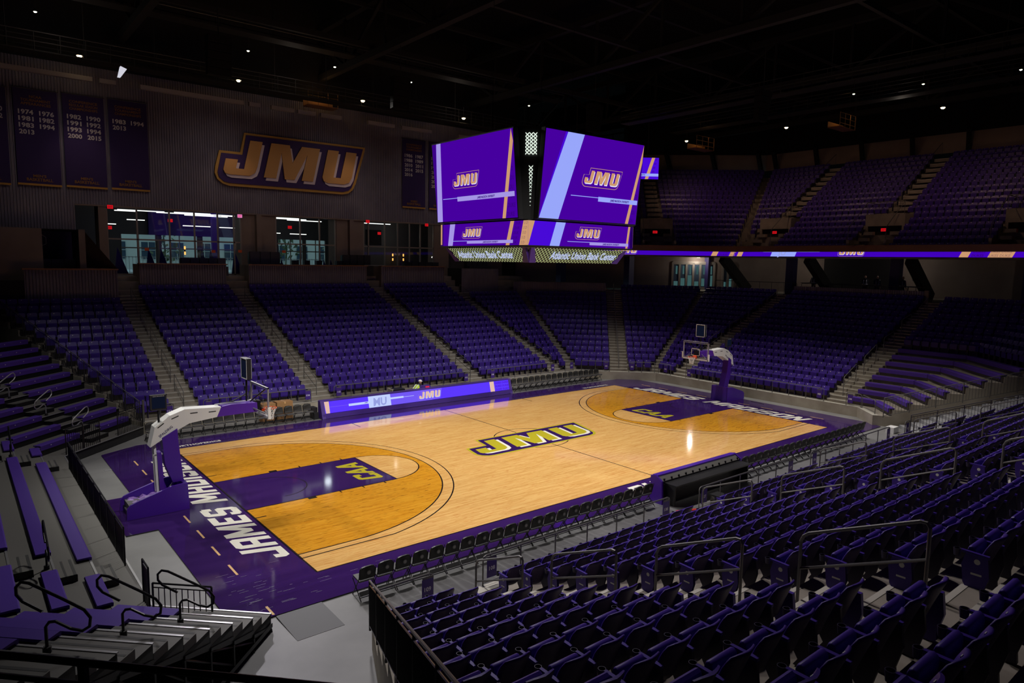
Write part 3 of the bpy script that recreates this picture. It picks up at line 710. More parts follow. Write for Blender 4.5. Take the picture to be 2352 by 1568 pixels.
def along(px, F_p, F_q):      # parameter along a segment where pixel column px falls, at ribbon height
    best = None; v = Vector((F_q[0]-F_p[0], F_q[1]-F_p[1])); L = v.length
    lo, hi = 0.0, L
    f = lambda t: pix((F_p[0]+v.x*t/L, F_p[1]+v.y*t/L, RZ+RH/2))[0]
    for _ in range(40):
        m_ = (lo+hi)/2
        if f(m_) < px: lo = m_
        else: hi = m_
    return lo
F, L1 = seg_frame(A0, A1); al = lambda px: along(px, A0, A1)
ribbon(F, L1, [('logo', al(1467)-2.3, 2.3), ('tan', al(1633), al(1646)-al(1633)), ('txt', al(1652), 'DUKES', 'led_dim'), ('tan', al(1674), L1-al(1674)-.35), ('txt', al(1675), 'DUK', 'led_tan_dim')])
F, L2 = seg_frame(A1, A2); al2 = lambda px: along(px, A1, A2)
ribbon(F, L2, [('tan', 0.0, al2(1706)-0.1), ('line', al2(1709), al2(1753)-al2(1709)), ('bar', al2(1753), al2(1883)-al2(1753)), ('sky', al2(1770), al2(1826)-al2(1770)), ('line', al2(1883), al2(1914)-al2(1883)),
    ('logo', al2(1924), al2(1990)-al2(1924)), ('tan', al2(2203), al2(2224)-al2(2203)), ('txt', al2(2232), 'DUKES', 'led_dim'), ('tan', al2(2269), al2(2326)-al2(2269)), ('txt', al2(2272), 'UKES DUKE', 'led_tan_dim'), ('line', al2(2332), 3)])
text(rb, 'JU', al2(1775)+0.45, 0.1, 0.5, 0.02, 'led_lavtext', F, off=0.02, align='l', slant=0.2); text(rb, 'ERSITY', al2(1829)+0.1, RH*.5, 0.1, 0.02, 'led_violet', F, off=0.03, align='l', slant=0.2)
rib = empty('ribbon_board', 'long violet LED ribbon board across the front of the upper deck', 'LED board', (UX, 0, RZ))
rbh.build('housing', rib).location = (-UX, 0, -RZ); rb.build('screen', rib).location = (-UX, 0, -RZ)
# end concourse
cw = MB(); CZ0 = 6.14
cw.box(33.2, 45, -26, 45, CZ0-0.3, CZ0, 'concrete_stand')
bw = [(13, 39.3), (41.3, 11.0), (41.3, -26)]
for i in range(2):
    p, q = bw[i], bw[i+1]; cw.add([(*p, CZ0), (*q, CZ0), (*q, UZ), (*p, UZ)], [(0, 1, 2, 3)], 'plaster')
for y in (16.0, 7.2, -1.6, -10.4): cw.box(36.2, 36.9, y-0.35, y+0.35, CZ0, UZ-0.2, 'navy_panel')
for (x, y) in ((30.2, 20.6), (25.5, 25.3)): cw.box(x-0.35, x+0.35, y-0.35, y+0.35, CZ0, UZ, 'navy_panel')
cw.box(41.0, 41.2, 0.5, 6.5, CZ0, UZ, 'dark_void')
struct(cw, 'wall_end_concourse')
for x, y in ((38.5, 8), (38.5, -1), (39, -13), (35, 16)):  # discs and points added to light the end concourse
    m_ = MB(); m_.cyl((x, y, UZ-.36), .16, .05, 'added_bulb', 10); put(m_, 'added_downlight', 'added small round downlight under the upper deck, '+{8: 'near the lit doors', -1: 'above the tables', -13: 'above the service counter', 16: 'beside the corner doors'}[y], 'ceiling light', (x, y, UZ-.36), 'added under-deck downlights'); point('downlight', (x, y, UZ-.5), 95 if y == 16 else 45, (1, .9, .78), .1)
# raking dark beams under the deck
for i, y in enumerate((12.6, 4.4, -3.5, -12.5)):
    bm = MB(); bm.bar((34.0, y, UZ-0.3), (38.4, y, CZ0+0.1), 0.5, 0.9, 'dark_void', up=(1, 0, 0.6)); bm.bar((34.9, y+.28, UZ-0.3), (35.6, y+.28, CZ0+1.5), 0.06, 0.06, 'rail_metal')
    put(bm, 'raking_beam', 'dark sloping beam under the upper deck '+['beside the lit doors', 'above the concourse tables', 'left of the white service counter', 'right of the white service counter'][i], 'beam', (34, y, UZ-1))
dr = MB()
# doors in the far corner wall
dv = Vector((bw[1][0]-bw[0][0], bw[1][1]-bw[0][1])).normalized()
def on_corner(px, z):     # intersection of a pixel column with the corner wall
    lo, hi = 0, 40
    for _ in range(40):
        m_ = (lo+hi)/2; P = (bw[0][0]+dv.x*m_, bw[0][1]+dv.y*m_, z)
        if pix(P)[0] < px: lo = m_
        else: hi = m_
    return lo
Fd = fr_wall(bw[0][0], bw[0][1], CZ0, dv.x, dv.y)
for j, (p0, p1, st) in enumerate(((1545, 1640, 6), (1660, 1684, 2))):
    s0, s1 = on_corner(p0, 8), on_corner(p1, 8); w = (s1-s0)/st
    g = empty('glass_door_bank', ['bank of six pale framed glass doors under the ribbon board', 'pair of pale framed glass doors beside the corner column'][j], 'doors', Fd(s0, 0, 0))
    fm = MB(); gm = MB(); org = Vector(g.location)
    for q in range(st+1): fm.prism(R(s0+w*q-0.1, 0, s0+w*q+0.1, 2.65), 0.0, 0.1, 'mullion', fr=Fd)
    fm.prism(R(s0, 2.45, s1, 2.75), 0.0, 0.1, 'mullion', fr=Fd); fm.prism(R(s0, 0, s1, 0.25), 0.0, 0.1, 'mullion', fr=Fd)
    relocate(fm, org).build('frame', g)
    for q in range(st):
        d_ = MB(); d_.flat(R(s0+w*q+.1, 0.25, s0+w*(q+1)-.1, 2.45), 0.03, 'facade_glass', Fd)
        z0 = 0.3+0.3*((q*7) % 3); d_.flat(R(s0+w*q+.14, 0.35, s0+w*(q+1)-.14, 0.5+z0), 0.04, 'door_sky', Fd); d_.flat(R(s0+w*q+.3, 1.5, s0+w*(q+1)-.2, 2.3), 0.04, 'door_sky', Fd)
        relocate(d_, org).build('door_leaf', g)

# ================================================================ far wall, suites and concourse
CZ = None
WY = 28.4; SF = 7.2; WB = 11.85
def corrugated(mb, x0, x1, y, z0, z1, pitch, depth, m, face=-1, along='x'):
    n = max(1, int(round((x1-x0)/pitch))); p = (x1-x0)/n; pr = []
    for i in range(n):
        a = x0+i*p; pr += [(a, 0), (a+p*.38, 0), (a+p*.5, depth), (a+p*.88, depth)]
    pr.append((x1, 0)); vs = []
    for a, d in pr:
        for z in (z0, z1):
            vs.append((a, y+face*d, z) if along == 'x' else (y+face*d, a, z))
    mb.add(vs, [(2*i, 2*i+2, 2*i+3, 2*i+1) for i in range(len(pr)-1)], m)
wl = MB()
corrugated(wl, -45, -15.0, WY, 10.05, 20.6, 0.165, 0.05, 'ribbed_metal'); corrugated(wl, -15.0, 13.9, WY, WB, 20.6, 0.165, 0.05, 'ribbed_metal')
corrugated(wl, 13.9, 22.0, WY, 9.8, 20.6, 0.165, 0.05, 'ribbed_metal')
wl.box(-45, 22, WY+0.01, WY+0.2, WB+0.1, 29, 'dark_void'); wl.box(-45, -15, WY+0.01, WY+0.2, 10.05, WB+0.1, 'dark_void'); wl.box(13.9, 22, WY+0.01, WY+0.2, 9.8, WB+.1, 'dark_void')
wl.box(-15, 13.9, WY-0.08, WY+0.2, WB-0.1, WB, 'plaster')
# closing walls and shell
wl.box(-46, -45, -46, 46, -0.5, 29, 'dark_void'); wl.box(-46, 56, -46, -45, -0.5, 29, 'dark_void'); wl.box(55, 56, -46, 46, -0.5, 29, 'dark_void')
wl.box(22, 55, 45, 46, -0.5, 29, 'dark_void'); wl.box(22, 22.2, WY, 45, CZ0, 29, 'dark_void')
struct(wl, 'wall_far')
cl = MB(); cl.box(-46, 56, -46, 46, 28, 28.4, 'roof_dark'); cl.box(41.2, 55, -46, 45, 24.5, 24.6, 'roof_dark'); struct(cl, 'ceiling')
# pale band above the last upper rows
ub = MB()
for i, (p, q) in enumerate((((48.6, -26), (48.6, 17.5)), ((48.6, 17.5), (37.5, 28.4)))):
    ub.add([(*p, 18.9), (*q, 18.9), (*q, 20.6), (*p, 20.6)], [(0, 1, 2, 3)], 'plaster'); ub.add([(p[0]+.1, p[1], 20.6), (q[0]+.1, q[1]+.1, 20.6), (q[0]+.1, q[1]+.1, 29), (p[0]+.1, p[1], 29)], [(0, 1, 2, 3)], 'roof_dark')
    for t in np.linspace(0.03, 0.97, 10 if i == 0 else 4):
        x, y = p[0]+(q[0]-p[0])*t, p[1]+(q[1]-p[1])*t; ub.bar((x-1.6, y-.4, 20.7), (x-.1, y, 18.8), .35, .5, 'roof_dark')
struct(ub, 'wall_upper_deck_back')

# concourse slab, inner walls and outer facade
cs = MB(); cs.box(-45, 22, 27.6, 39.5, SF-0.3, SF, 'concrete_floor'); cs.box(-45, 22, WY+.2, 39.5, 12.4, 12.6, 'dark_void')
cs.box(-45, 22, 26.9, 27.7, 5.9, SF-0.02, 'concrete_stand'); cs.box(-45, 22, 26.3, 26.9, 5.9, SF-.36, 'concrete_stand'); cs.box(-45, 22, 25.7, 26.3, 5.8, 6.3, 'concrete_stand')
OY = 39.5
opens = [(-7.5, -4.6), (-4.2, -1.4), (-1.1, 0.6), (2.5, 4.9), (5.2, 7.2), (9.6, 12.6), (-10.5, -7.9), (13.0, 14.5)]
opens.sort(); xs = [-45]+[v for o in opens for v in o]+[22]
for i in range(0, len(xs), 2): cs.box(xs[i], xs[i+1], OY, OY+0.25, SF, 12.5, 'grey_panel')
for a, b in opens: cs.box(a, b, OY, OY+0.25, 10.3, 12.5, 'grey_panel'); cs.box(a, b, OY+.02, OY+0.12, 9.15, 9.25, 'mullion')
for a, b in opens:
    n = max(2, int((b-a)/1.1)); 
    for q in range(n+1): x = a+(b-a)*q/n; cs.box(x-.035, x+.035, OY, OY+.12, SF, 10.3, 'mullion')
cs.box(-8.5, -3.4, OY-0.4, OY-0.1, 10.3, 12.2, 'purple_panel'); cs.box(-5.2, -4.7, 33, 33.4, SF, 12.4, 'purple_panel')
struct(cs, 'wall_concourse')
# masonry returns between the glass bays
mr = MB()
cs_i = [point('added_concourse_fill', (x, 32.5, 11.6), 26, (.9, .95, 1.0), .3) for x in (-9, -2, 4)]  # dim points added to light the concourse interior
point('added_concourse_fill', (10.5, 31.5, 10.8), 16, (1, .9, .8), .2)
for a, b in ((-4.4, -1.85), (3.2, 5.6)): mr.box(a, b, WY+.05, WY+1.6, SF, WB, 'plaster'); mr.box(a+1.0, a+1.35, WY-.35, WY+.05, SF, WB-.1, 'plaster')
mr.box(12.6, 14.2, WY-.02, WY+1, SF, WB, 'plaster'); mr.box(-13.7, -13.2, WY-.05, WY+1.4, SF, WB, 'plaster')
struct(mr, 'wall_suite_returns')
# outside
og = MB(); og.box(-40, 45, 40, 90, SF-0.6, SF-0.25, 'pavement'); struct(og, 'floor_outside')
ob = MB(); ob.box(-30, 34, 68, 76, SF-.3, 19, 'facade')
for x in np.arange(-29, 33, 3.2):
    for z in (SF+1.0, SF+4.4, SF+7.8):
        ob.box(x, x+1.5, 67.9, 68.0, z, z+2.0, 'facade_glass'); ob.box(x+.72, x+.78, 67.86, 67.9, z, z+2.0, 'facade'); ob.box(x, x+1.5, 67.86, 67.9, z+1, z+1.06, 'facade')
put(ob, 'building', 'pale building seen outside through the concourse windows', 'building', (2, 70, SF))
fe = MB()
for x in np.arange(-20, 24, 0.28): fe.box(x, x+.05, 46, 46.05, SF-.3, SF+1.3, 'white_paint')
fe.box(-20, 24, 46, 46.05, SF+1.2, SF+1.27, 'white_paint'); put(fe, 'picket_fence', 'white picket fence outside beyond the concourse windows', 'fence', (2, 46, SF-.3))
rng = random.Random(3)
for j, (x, y) in enumerate(((-4.5, 52), (4.2, 50), (8.8, 54), (13.5, 51))):
    t = MB(); t.tube([(x, y, SF-.3), (x+.1, y, SF+2), (x-.1, y, SF+4.5)], [.14, .1, .04], 'tree_green')
    for q in range(60):
        a, r, z = rng.uniform(0, 2*PI), rng.uniform(.2, 1.6), SF+rng.uniform(1.0, 5.4); s_ = rng.uniform(.15, .4)
        c = Vector((x+r*math.cos(a), y+r*math.sin(a), z)); n1 = Vector((rng.uniform(-1, 1), rng.uniform(-1, 1), rng.uniform(-1, 1))).normalized(); n2 = n1.orthogonal().normalized()
        t.add([c+n1*s_, c+n2*s_, c-n1*s_, c-n2*s_], [(0, 1, 2, 3)], 'tree_green')
    put(t, 'tree', 'green tree outside the concourse windows, '+['left of the lit wall sconce', 'behind the middle window bay', 'right of the middle window bay', 'behind the last window bay'][j], 'tree', (x, y, SF-.3), 'trees outside the windows')
# suite glass bays
bays = [(-13.2, -4.45, [-11.4, -9.35, -7.7, -6.1, -4.95], 'wide left glass bay facing the stands'), (-1.8, 3.1, [0.15, 1.75], 'middle glass bay between plaster walls'), (5.65, 12.6, [6.1, 7.65, 8.9, 10.1, 11.2], 'glass bay beside the hanging scoreboard')]
for j, (a, b, mul, lab) in enumerate(bays):
    g = empty(f'window_{j+1}', None, None, (a, WY+.1, SF)); g['kind'] = 'structure'
    m_ = MB()
    for x in [a, b]+mul: m_.box(x-.05, x+.05, WY+.04, WY+.16, SF, WB, 'mullion')
    m_.box(a, b, WY+.04, WY+.16, 9.6, 9.7, 'mullion'); m_.box(a, b, WY+.04, WY+.16, WB-.12, WB, 'mullion'); m_.box(a, b, WY+.04, WY+.16, SF, SF+.12, 'mullion')
    relocate(m_, g.location).build('window_frame', g)
    gm = MB(); gm.add([(a, WY+.1, SF), (b, WY+.1, SF), (b, WY+.1, WB), (a, WY+.1, WB)], [(0, 1, 2, 3)], 'clear_glass'); relocate(gm, g.location).build('window_glass', g)
    fm = MB()
    if j == 0:
        for x in (-12.9, -11.0, -10.2, -7.5, -6.9, -5.2): fm.add([(x, WY+.14, SF), (x+.9, WY+.14, SF), (x+.25, WY+.14, SF+1.9)], [(0, 1, 2)], 'window_film')
    elif j == 1:
        for x in (-1.6, 1.9, 2.5): fm.add([(x, WY+.14, SF), (x+.7, WY+.14, SF), (x+.2, WY+.14, SF+1.3)], [(0, 1, 2)], 'window_film')
    if fm.v: relocate(fm, g.location).build('window_film', g)
# concourse interior: ceiling strips, sconces, counter wall, exit signs
strips = [(a, b, min(c, 11.70) if b < 35 else c, d) for a, b, c, d in [(-12.2, 30.5, 12.0, 3), (-9.5, 31.5, 12.0, 4), (-6.5, 31, 12.0, 3.5), (-7.2, 33, 12.0, 3.2), (-11, 34, 11.2, 1.2), (-6.6, 36, 11.0, 2.2), (-3.6, 36.5, 11.0, 1.4), (-0.9, 31, 12.0, 2.6), (0.7, 32.5, 12.0, 3), (-0.8, 36, 10.7, 2.2), (2.5, 36.5, 10.7, 1.5), (6.4, 31, 12.0, 3.2), (5.9, 34, 11.6, 1.6), (-4.9, 31.5, 12.0, 1.6), (-12.4, 36, 10.9, 1.0), (-8.6, 30.2, 11.75, 2.5), (-1.4, 30.0, 11.78, 2.2), (-12.5, 29.8, 11.6, 1.4)]]
for j, (x, y, z, L) in enumerate(strips):
    t = MB(); t.box(x, x+L, y-.07, y+.07, z, z+.06, 'tube_light'); put(t, 'strip_light', f'lit white ceiling strip in the far concourse, {ORD[j]} counted from the left', 'ceiling light', (x, y, z), 'concourse strip lights')
for j, (x, y, z) in enumerate(((-7.2, 33.4, 9.1), (8.0, 33.5, 8.9), (11.2, 33.5, 8.9), (12.35, 33.5, 8.9))):
    t = MB(); t.cyl((x, y-.12, z), .06, .24, 'sconce', 10); t.cyl((x, y-.12, z-.42), .06, .24, 'sconce', 10); t.box(x-.05, x+.05, y-.1, y, z-.3, z+.05, 'black_plastic')
    put(t, 'wall_sconce', 'amber twin wall sconce in the concourse '+['behind the wide left bay', 'at the left of the right glass bay', 'just left of the small wordmark', 'just right of the small wordmark'][j], 'wall lamp', (x, y, z), 'concourse sconces')
kw = MB(); kw.box(6.2, 16, 33.8, 34.0, SF, 12.4, 'grey_panel'); kw.box(8.6, 10.2, 33.74, 33.8, 9.9, 11.3, 'dark_void'); kw.box(6.4, 8.4, 33.7, 33.8, 9.95, 11.3, 'cardboard')
kw.box(6.3, 8.4, 33.74, 33.8, 8.6, 9.6, 'window_film'); kw.box(12.2, 13.6, 33.7, 33.8, 7.6, 8.5, 'navy_panel'); struct(kw, 'wall_kitchen')
lb = MB(); logo(lb, 11.35, 8.95, 0.85, -33.72, .004, lambda a, b, c: (a, -c, b), 'white_paint', 'navy_panel', 'white_paint', 'text_navy'); put(lb, 'wall_wordmark', 'small wordmark sign on the wall inside the right glass bay', 'sign', (11.7, 33.7, 9))
# stand back parapets with timber cap
PAR = [(-11.85, -6.35, 26.0, 5.9, 8.0), (-4.75, 4.6, 26.0, 5.9, 8.0), (5.95, 12.1, 26.0, 5.9, 8.0)]
plab = ['above section 114', 'above section 115', 'above section 116']
for j, (a, b, y, z0, z1) in enumerate(PAR):
    m_ = MB(); corrugated(m_, a, b, y, z0, z1, 0.165, .04, 'ribbed_metal'); m_.box(a, b, y+.002, y+.22, z0, z1, 'dark_void'); m_.box(a-.06, b+.06, y-.22, y+.35, z1, z1+.07, 'wood_cap')
    m_.box(a-.02, a, y-.04, y+2.0, z0, z1, 'plaster'); m_.box(b, b+.02, y-.04, y+2.0, z0, z1, 'plaster')
    struct(m_, f'wall_parapet_{j+1}')
q = MB(); corrugated(q, -18.2, -13.35, 24.75, 5.3, 7.62, .165, .04, 'ribbed_metal'); q.box(-18.2, -13.35, 24.76, 24.95, 5.3, 7.62, 'dark_void'); q.box(-18.3, -13.3, 24.6, 25.2, 7.62, 7.7, 'wood_cap')
q.box(-18.2, -14.9, 29.5, 29.7, 6, 10.2, 'navy_panel'); q.box(-22.5, -17.1, 25.9, 26.1, 5.3, 10.1, 'plaster'); q.box(-15.25, -14.9, 25.5, 28.5, 7.7, 10.1, 'plaster'); q.box(-18.3, -14.9, 25.0, 29.5, 6.2, 6.4, 'concrete_floor'); q.box(-18.3, -14.9, 26.2, 29.5, 10.05, 10.1, 'dark_void')
q.add([(-13.35, 24.7, 7.7), (-14.95, 25.9, 10.1), (-14.95, 26.2, 10.1), (-13.35, 25.2, 7.7)], [(0, 1, 2, 3)], 'plaster'); q.add([(-13.35, 24.7, 7.7), (-14.95, 25.9, 10.1), (-14.9, 28.3, 7.7)], [(0, 1, 2)], 'plaster')
q.box(-45, -18.2, 24.75, 24.95, 3, 7.0, 'dark_void'); q.box(-45, -18.2, 26.3, 28.4, 7.0, 7.2, 'dark_void')
struct(q, 'wall_left_suite')
e = MB(); F_ = fr_wall(-17.45, 29.45, 9.45, 1, 0); e.prism([(-.9, .3), (-.45, .5), (.6, .42), (.9, .2), (.9, -.25), (.5, -.45), (-.45, -.5), (-.9, -.3)], 0, .03, 'white_paint', 'white_paint', fr=F_); e.flat([(-.85, .27), (-.42, .45), (.57, .38), (.86, .17), (.86, -.22), (.47, -.41), (-.42, -.45), (-.85, -.27)], .035, 'navy_panel', F_); text(e, 'Atlantic', -.2, .1, .12, .04, 'white_paint', F_, off=.02); text(e, 'Union Bank Center', 0, -.08, .12, .04, 'white_paint', F_, off=.02, w=1.2)
put(e, 'hexagonal_sign', 'dark hexagonal sign with thin white outline in the far left suite', 'sign', (-17.4, 29.4, 9.4))
# parapet right of section 116: section 117/101 top walls
q = MB(); corrugated(q, 13.5, 17.6, 25.3, 5.0, 7.9, .165, .04, 'ribbed_metal'); q.box(13.5, 17.6, 25.31, 27.5, 5.0, 7.9, 'dark_void')
def oblique(mb, p, q_, z0, z1, m, pitch=.165, d=.04):
    v = Vector((q_[0]-p[0], q_[1]-p[1])); L = v.length; v.normalize(); n = int(L/pitch); nx, ny = v.y, -v.x; vs = []
    for i in range(n+1):
        for t, dd in ((i*pitch, 0), ((i+.38)*pitch, 0), ((i+.5)*pitch, d), ((i+.88)*pitch, d)):
            for z in (z0, z1): vs.append((p[0]+v.x*t+nx*dd, p[1]+v.y*t+ny*dd, z))
    mb.add(vs, [(2*i, 2*i+2, 2*i+3, 2*i+1) for i in range(len(vs)//2-1)], m)
cA = Cc(14.6)/R2; pt = lambda s, c=cA: (c/R2+s/R2, c/R2-s/R2)
oblique(q, pt(-4.1), pt(4.35), 4.9, 6.75, 'ribbed_metal'); q.bar((*pt(-4.1, cA+.5), 6.74), (*pt(4.35, cA+.5), 6.74), .9, .06, 'concrete_stand')
q.bar((*pt(-5.6, cA+2.2), 6.2), (*pt(4.6, cA+2.2), 6.2), 3.0, .06, 'concrete_stand')
struct(q, 'wall_parapet_corner')
xk = 19.25+.876*15.2
q = MB(); corrugated(q, -5.25, 4.7, xk, 5.6, 6.95, .165, .04, 'ribbed_metal', along='y'); q.box(xk+.01, xk+.2, -5.25, 4.7, 5.6, 6.95, 'dark_void'); q.box(xk-.03, xk+.25, -5.5, -5.2, 5.6, 7.0, 'concrete_stand'); struct(q, 'wall_parapet_end')

# banners
BN = [(-20.6, 18.6, [('0', 1), ('2', 1)], ['']*3, "MEN'S"), (-17.95, 18.68, [('1974', 0), ('1976', 1), ('1981', 0), ('1982', 1), ('1983', 0), ('1994', 1), ('2013', 0)], ['NCAA', 'TOURNAMENT', 'APPEARANCES'], "MEN'S"),
 (-15.4, 18.73, [('1982', 0), ('1990', 1), ('1991', 0), ('1992', 1), ('1993', 0), ('1994', 1), ('2000', 0), ('2015', 1)], ['CONFERENCE', 'REGULAR SEASON', 'CHAMPIONSHIPS'], "MEN'S"),
 (-12.85, 18.77, [('1983', 0), ('1994', 1), ('2013', 0)], ['CONFERENCE', 'TOURNAMENT', 'CHAMPIONSHIPS'], "MEN'S"),
 (9.25, 18.95, [('1986', 0), ('1987', 1), ('1988', 0), ('1989', 1), ('2010', 0), ('2011', 1), ('2014', 0), ('2015', 1), ('2016', 0)], ['CONFERENCE', 'TOURNAMENT', 'CHAMPIONSHIPS'], "WOMEN'S"),
 (11.97, 18.95, [('1982', 0), ('1986', 0), ('1987', 0), ('2006', 0), ('2007', 0), ('2010', 0), ('2014', 0)], ['NCAA', 'TOURNAMENT', 'APPEARANCES'], "WOMEN'S")]
bl = ['purple banner cut off at the left edge of the far wall', "purple banner listing years 1974 to 2013 for men's basketball", 'purple banner listing eight years, 1982 to 2015, in two columns', 'purple banner listing only 1983, 1994 and 2013', 'purple banner listing nine years, 1986 to 2016, right of the big wordmark', 'purple banner mostly hidden behind the hanging scoreboard']
for (x, zt, yrs, head, foot), lab in zip(BN, bl):
    w, h = 2.3, 5.85; F = fr_wall(x, WY-.16, zt-h, 1, 0); g = empty('championship_banner', lab, 'banner', F(w/2, h, 0), group='banners on the far wall')
    mb = MB(); n = 8; vs = []
    for j in range(9):
        for i in range(n+1): vs.append(F(w*i/n, h*j/8, 0.02*math.sin(i*1.7)*(1-j/8)))
    mb.add(vs, [(j*(n+1)+i, j*(n+1)+i+1, (j+1)*(n+1)+i+1, (j+1)*(n+1)+i) for j in range(8) for i in range(n)], 'banner_cloth')
    relocate(mb, g.location).build('cloth', g, True)
    mb = MB(); mb.prism(R(0, -.02, w, .1), -.01, .05, 'banner_hem', fr=F); relocate(mb, g.location).build('gold_hem', g)
    mb = MB(); mb.tube([F(-.05, h, 0), F(w+.05, h, 0)], .03, 'dark_rail'); relocate(mb, g.location).build('hanging_rod', g)
    mb = MB()
    for i, t in enumerate(head):
        if t: text(mb, t, w/2, h-.55-.22*i, .16, .035, 'banner_gold', F, w=w*(.28 if t == 'NCAA' else .68), off=.02)
    r_ = 0
    if head[0]:
        row = 0; 
        for t, c in yrs:
            text(mb, t, .22+(.0 if c == 0 else 1.08), h-1.55-.40*row, .27, .035, 'banner_white', F, w=.78, off=.03, align='l')
            if c == 1 or (foot == "WOMEN'S" and lab.startswith('purple banner mostly')): row += 1
    else:
        for i, (t, c) in enumerate(yrs): text(mb, t, 2.0, h-1.45-.42*i, .27, .035, 'banner_white', F, off=.03)
    text(mb, foot, w/2, .5, .16, .035, 'banner_gold', F, w=w*.3, off=.03); text(mb, 'BASKETBALL', w/2, .26, .18, .035, 'banner_gold', F, w=w*.6, off=.03)
    relocate(mb, g.location).build('lettering', g)
# big wordmark on the wall
F = fr_wall(-6.28, WY-.08, 13.75, 1, 0); Wd = 11.97; g = empty('wall_wordmark', 'huge gold and purple wordmark mounted on the ribbed far wall', 'sign', F(0, 0, 0))
T = lambda k, dx=0, dy=0: [((a+dx)*Wd, (b+dy)*Wd) for a, b in LOGO[k]]
mb = MB(); mb.prism(T('outer'), 0, .18, 'sign_edge', fr=F); relocate(mb, g.location).build('gold_border', g)
mb = MB(); mb.prism(T('inner'), .18, .24, 'sign_face', fr=F); relocate(mb, g.location).build('purple_backing', g)
for k in 'JMU':
    mb = MB(); mb.prism(T(k, .014, -.018), .24, .30, 'sign_white', fr=F); mb.prism(T(k), .30, .38, 'sign_gold', fr=F); relocate(mb, g.location).build('letter', g)
# exit signs on the far wall
for x, z, m, lab in ((-13.0, 11.75, 'exit_red', 'red exit sign at the left end of the wide left glass bay'), (-4.55, 11.6, 'exit_pink', 'pinkish exit sign at the right end of the wide left glass bay'), (5.95, 11.72, 'exit_red', 'red exit sign at the left end of the bay beside the scoreboard'), (11.75, 11.7, 'exit_red', 'red exit sign at the right end of the bay beside the scoreboard')):
    exit_sign(fr_wall(x, WY-.12, z, 1, 0), .34, .24, lab, m)
for x, y, z, lab in ((-8.0, 34.0, 11.3, 'red exit sign hanging inside the wide left bay'), (-12.1, 34.5, 10.6, 'red exit sign low inside the left end of the wide left bay'), (1.5, 34, 11.2, 'red exit sign hanging inside the middle bay'), (9.9, 33.6, 11.0, 'red exit sign over the dark doorway inside the right bay')):
    exit_sign(fr_wall(x, y, z, 1, 0), .34, .24, lab)
# orange notices, door bars on glass doors
for j, (x, z) in enumerate(((-11.0, 8.9), (-6.6, 8.85), (-4.7, 8.9), (-1.35, 8.95))):
    t = MB(); t.box(x, x+.26, WY-.02, WY+.03, z, z+.2, 'glow_orange' if False else 'hivis_orange'); put(t, 'paper_notice', 'small orange notice on the glass, '+ORD[j]+' from the left', 'notice', (x, WY, z), 'orange notices')
# lounge furniture behind the parapets
def sofa(x0, x1, y, z0, z1, lab):
    m_ = MB(); m_.box(x0, x1, y, y+.35, z0, z1, 'black_plastic'); m_.box(x0, x1, y-.55, y, z0, z0+(z1-z0)*.55, 'black_plastic')
    n = max(1, int((x1-x0)/.6))
    for i in range(n): a = x0+(x1-x0)*i/n; m_.box(a+.03, a+(x1-x0)/n-.03, y-.1, y+.1, z0+(z1-z0)*.5, z1+.05, 'black_plastic')
    put(m_, 'bar_seating', lab, 'seating', ((x0+x1)/2, y, z0), 'dark seating behind the parapets')
sofa(-9.0, -5.95, 27.3, SF, 8.42, 'dark upholstered seating behind the parapet above section 114')
sofa(-4.3, -2.0, 27.2, SF, 8.95, 'tall dark booth back left of the middle bay')
sofa(3.1, 5.6, 27.2, SF, 8.85, 'tall dark booth back right of the middle bay')
sofa(8.8, 12.3, 27.2, SF, 8.35, 'long dark seating in front of the right bay')
sofa(-17.3, -15.2, 27.0, 6.4, 8.2, 'dark seats inside the far left suite')
sofa(15.2, 17.6, 27.0, SF, 8.9, 'dark seating above section 117')
for j, x in enumerate((-1.0, -.1, .9, 2.6)):
    t = MB(); t.box(x, x+.45, 27.1, 27.5, SF+.75, SF+1.2, 'black_plastic'); t.tube([(x+.22, 27.3, SF), (x+.22, 27.3, SF+.8)], .03, 'dark_rail'); put(t, 'bar_stool', 'black bar stool before the middle bay, '+ORD[j]+' from its left wall', 'stool', (x, 27.3, SF), 'bar stools')
pl = MB(); pl.prism([(5.0, 25.9), (6.2, 25.9), (6.3, 26.3), (4.6, 26.3)], 8.075, 8.09, 'white_paint'); put(pl, 'paper_sheets', 'white sheets lying on the timber cap between two parapets', 'papers', (5.4, 26, 8.08))
bk = MB(); bk.add([(4.62, 26.0, 5.9), (5.95, 26.0, 5.9), (5.95, 26.0, 8.0), (4.62, 26.0, 8.0)], [(0, 1, 2, 3)], 'plaster') if False else None

# ================================================================ roof steel, catwalks and small lights
for j, x in enumerate((-26, -12, 2, 16, 30, 44)):
    m_ = MB(); zc = 22.6
    for dz, s_ in ((0, .45), (3.6, .45)): m_.bar((x, -44, zc+dz), (x, 44, zc+dz), s_, s_, 'truss_dark')
    ys = np.arange(-42, 43, 6.0)
    for i in range(len(ys)-1): m_.bar((x, ys[i], zc if i % 2 else zc+3.6), (x, ys[i+1], zc+3.6 if i % 2 else zc), .22, .22, 'truss_dark', up=(1, 0, 0)); m_.bar((x, ys[i], zc), (x, ys[i], zc+3.6), .18, .18, 'truss_dark')
    put(m_, 'roof_truss', f'dark steel roof truss, {ORD[j]} counted from the far left of the arena', 'roof truss', (x, 0, zc), 'roof trusses')
for j, y in enumerate((-20, -6, 8, 20)):
    m_ = MB(); m_.bar((-44, y, 23.2), (54, y, 23.2), .25, .35, 'truss_dark'); m_.bar((-44, y+.4, 26), (54, y+.4, 26), .25, .3, 'truss_dark')
    put(m_, 'roof_purlin', f'long dark roof beam, {ORD[j]} counted from the near stand', 'roof beam', (0, y, 23.2), 'roof beams')
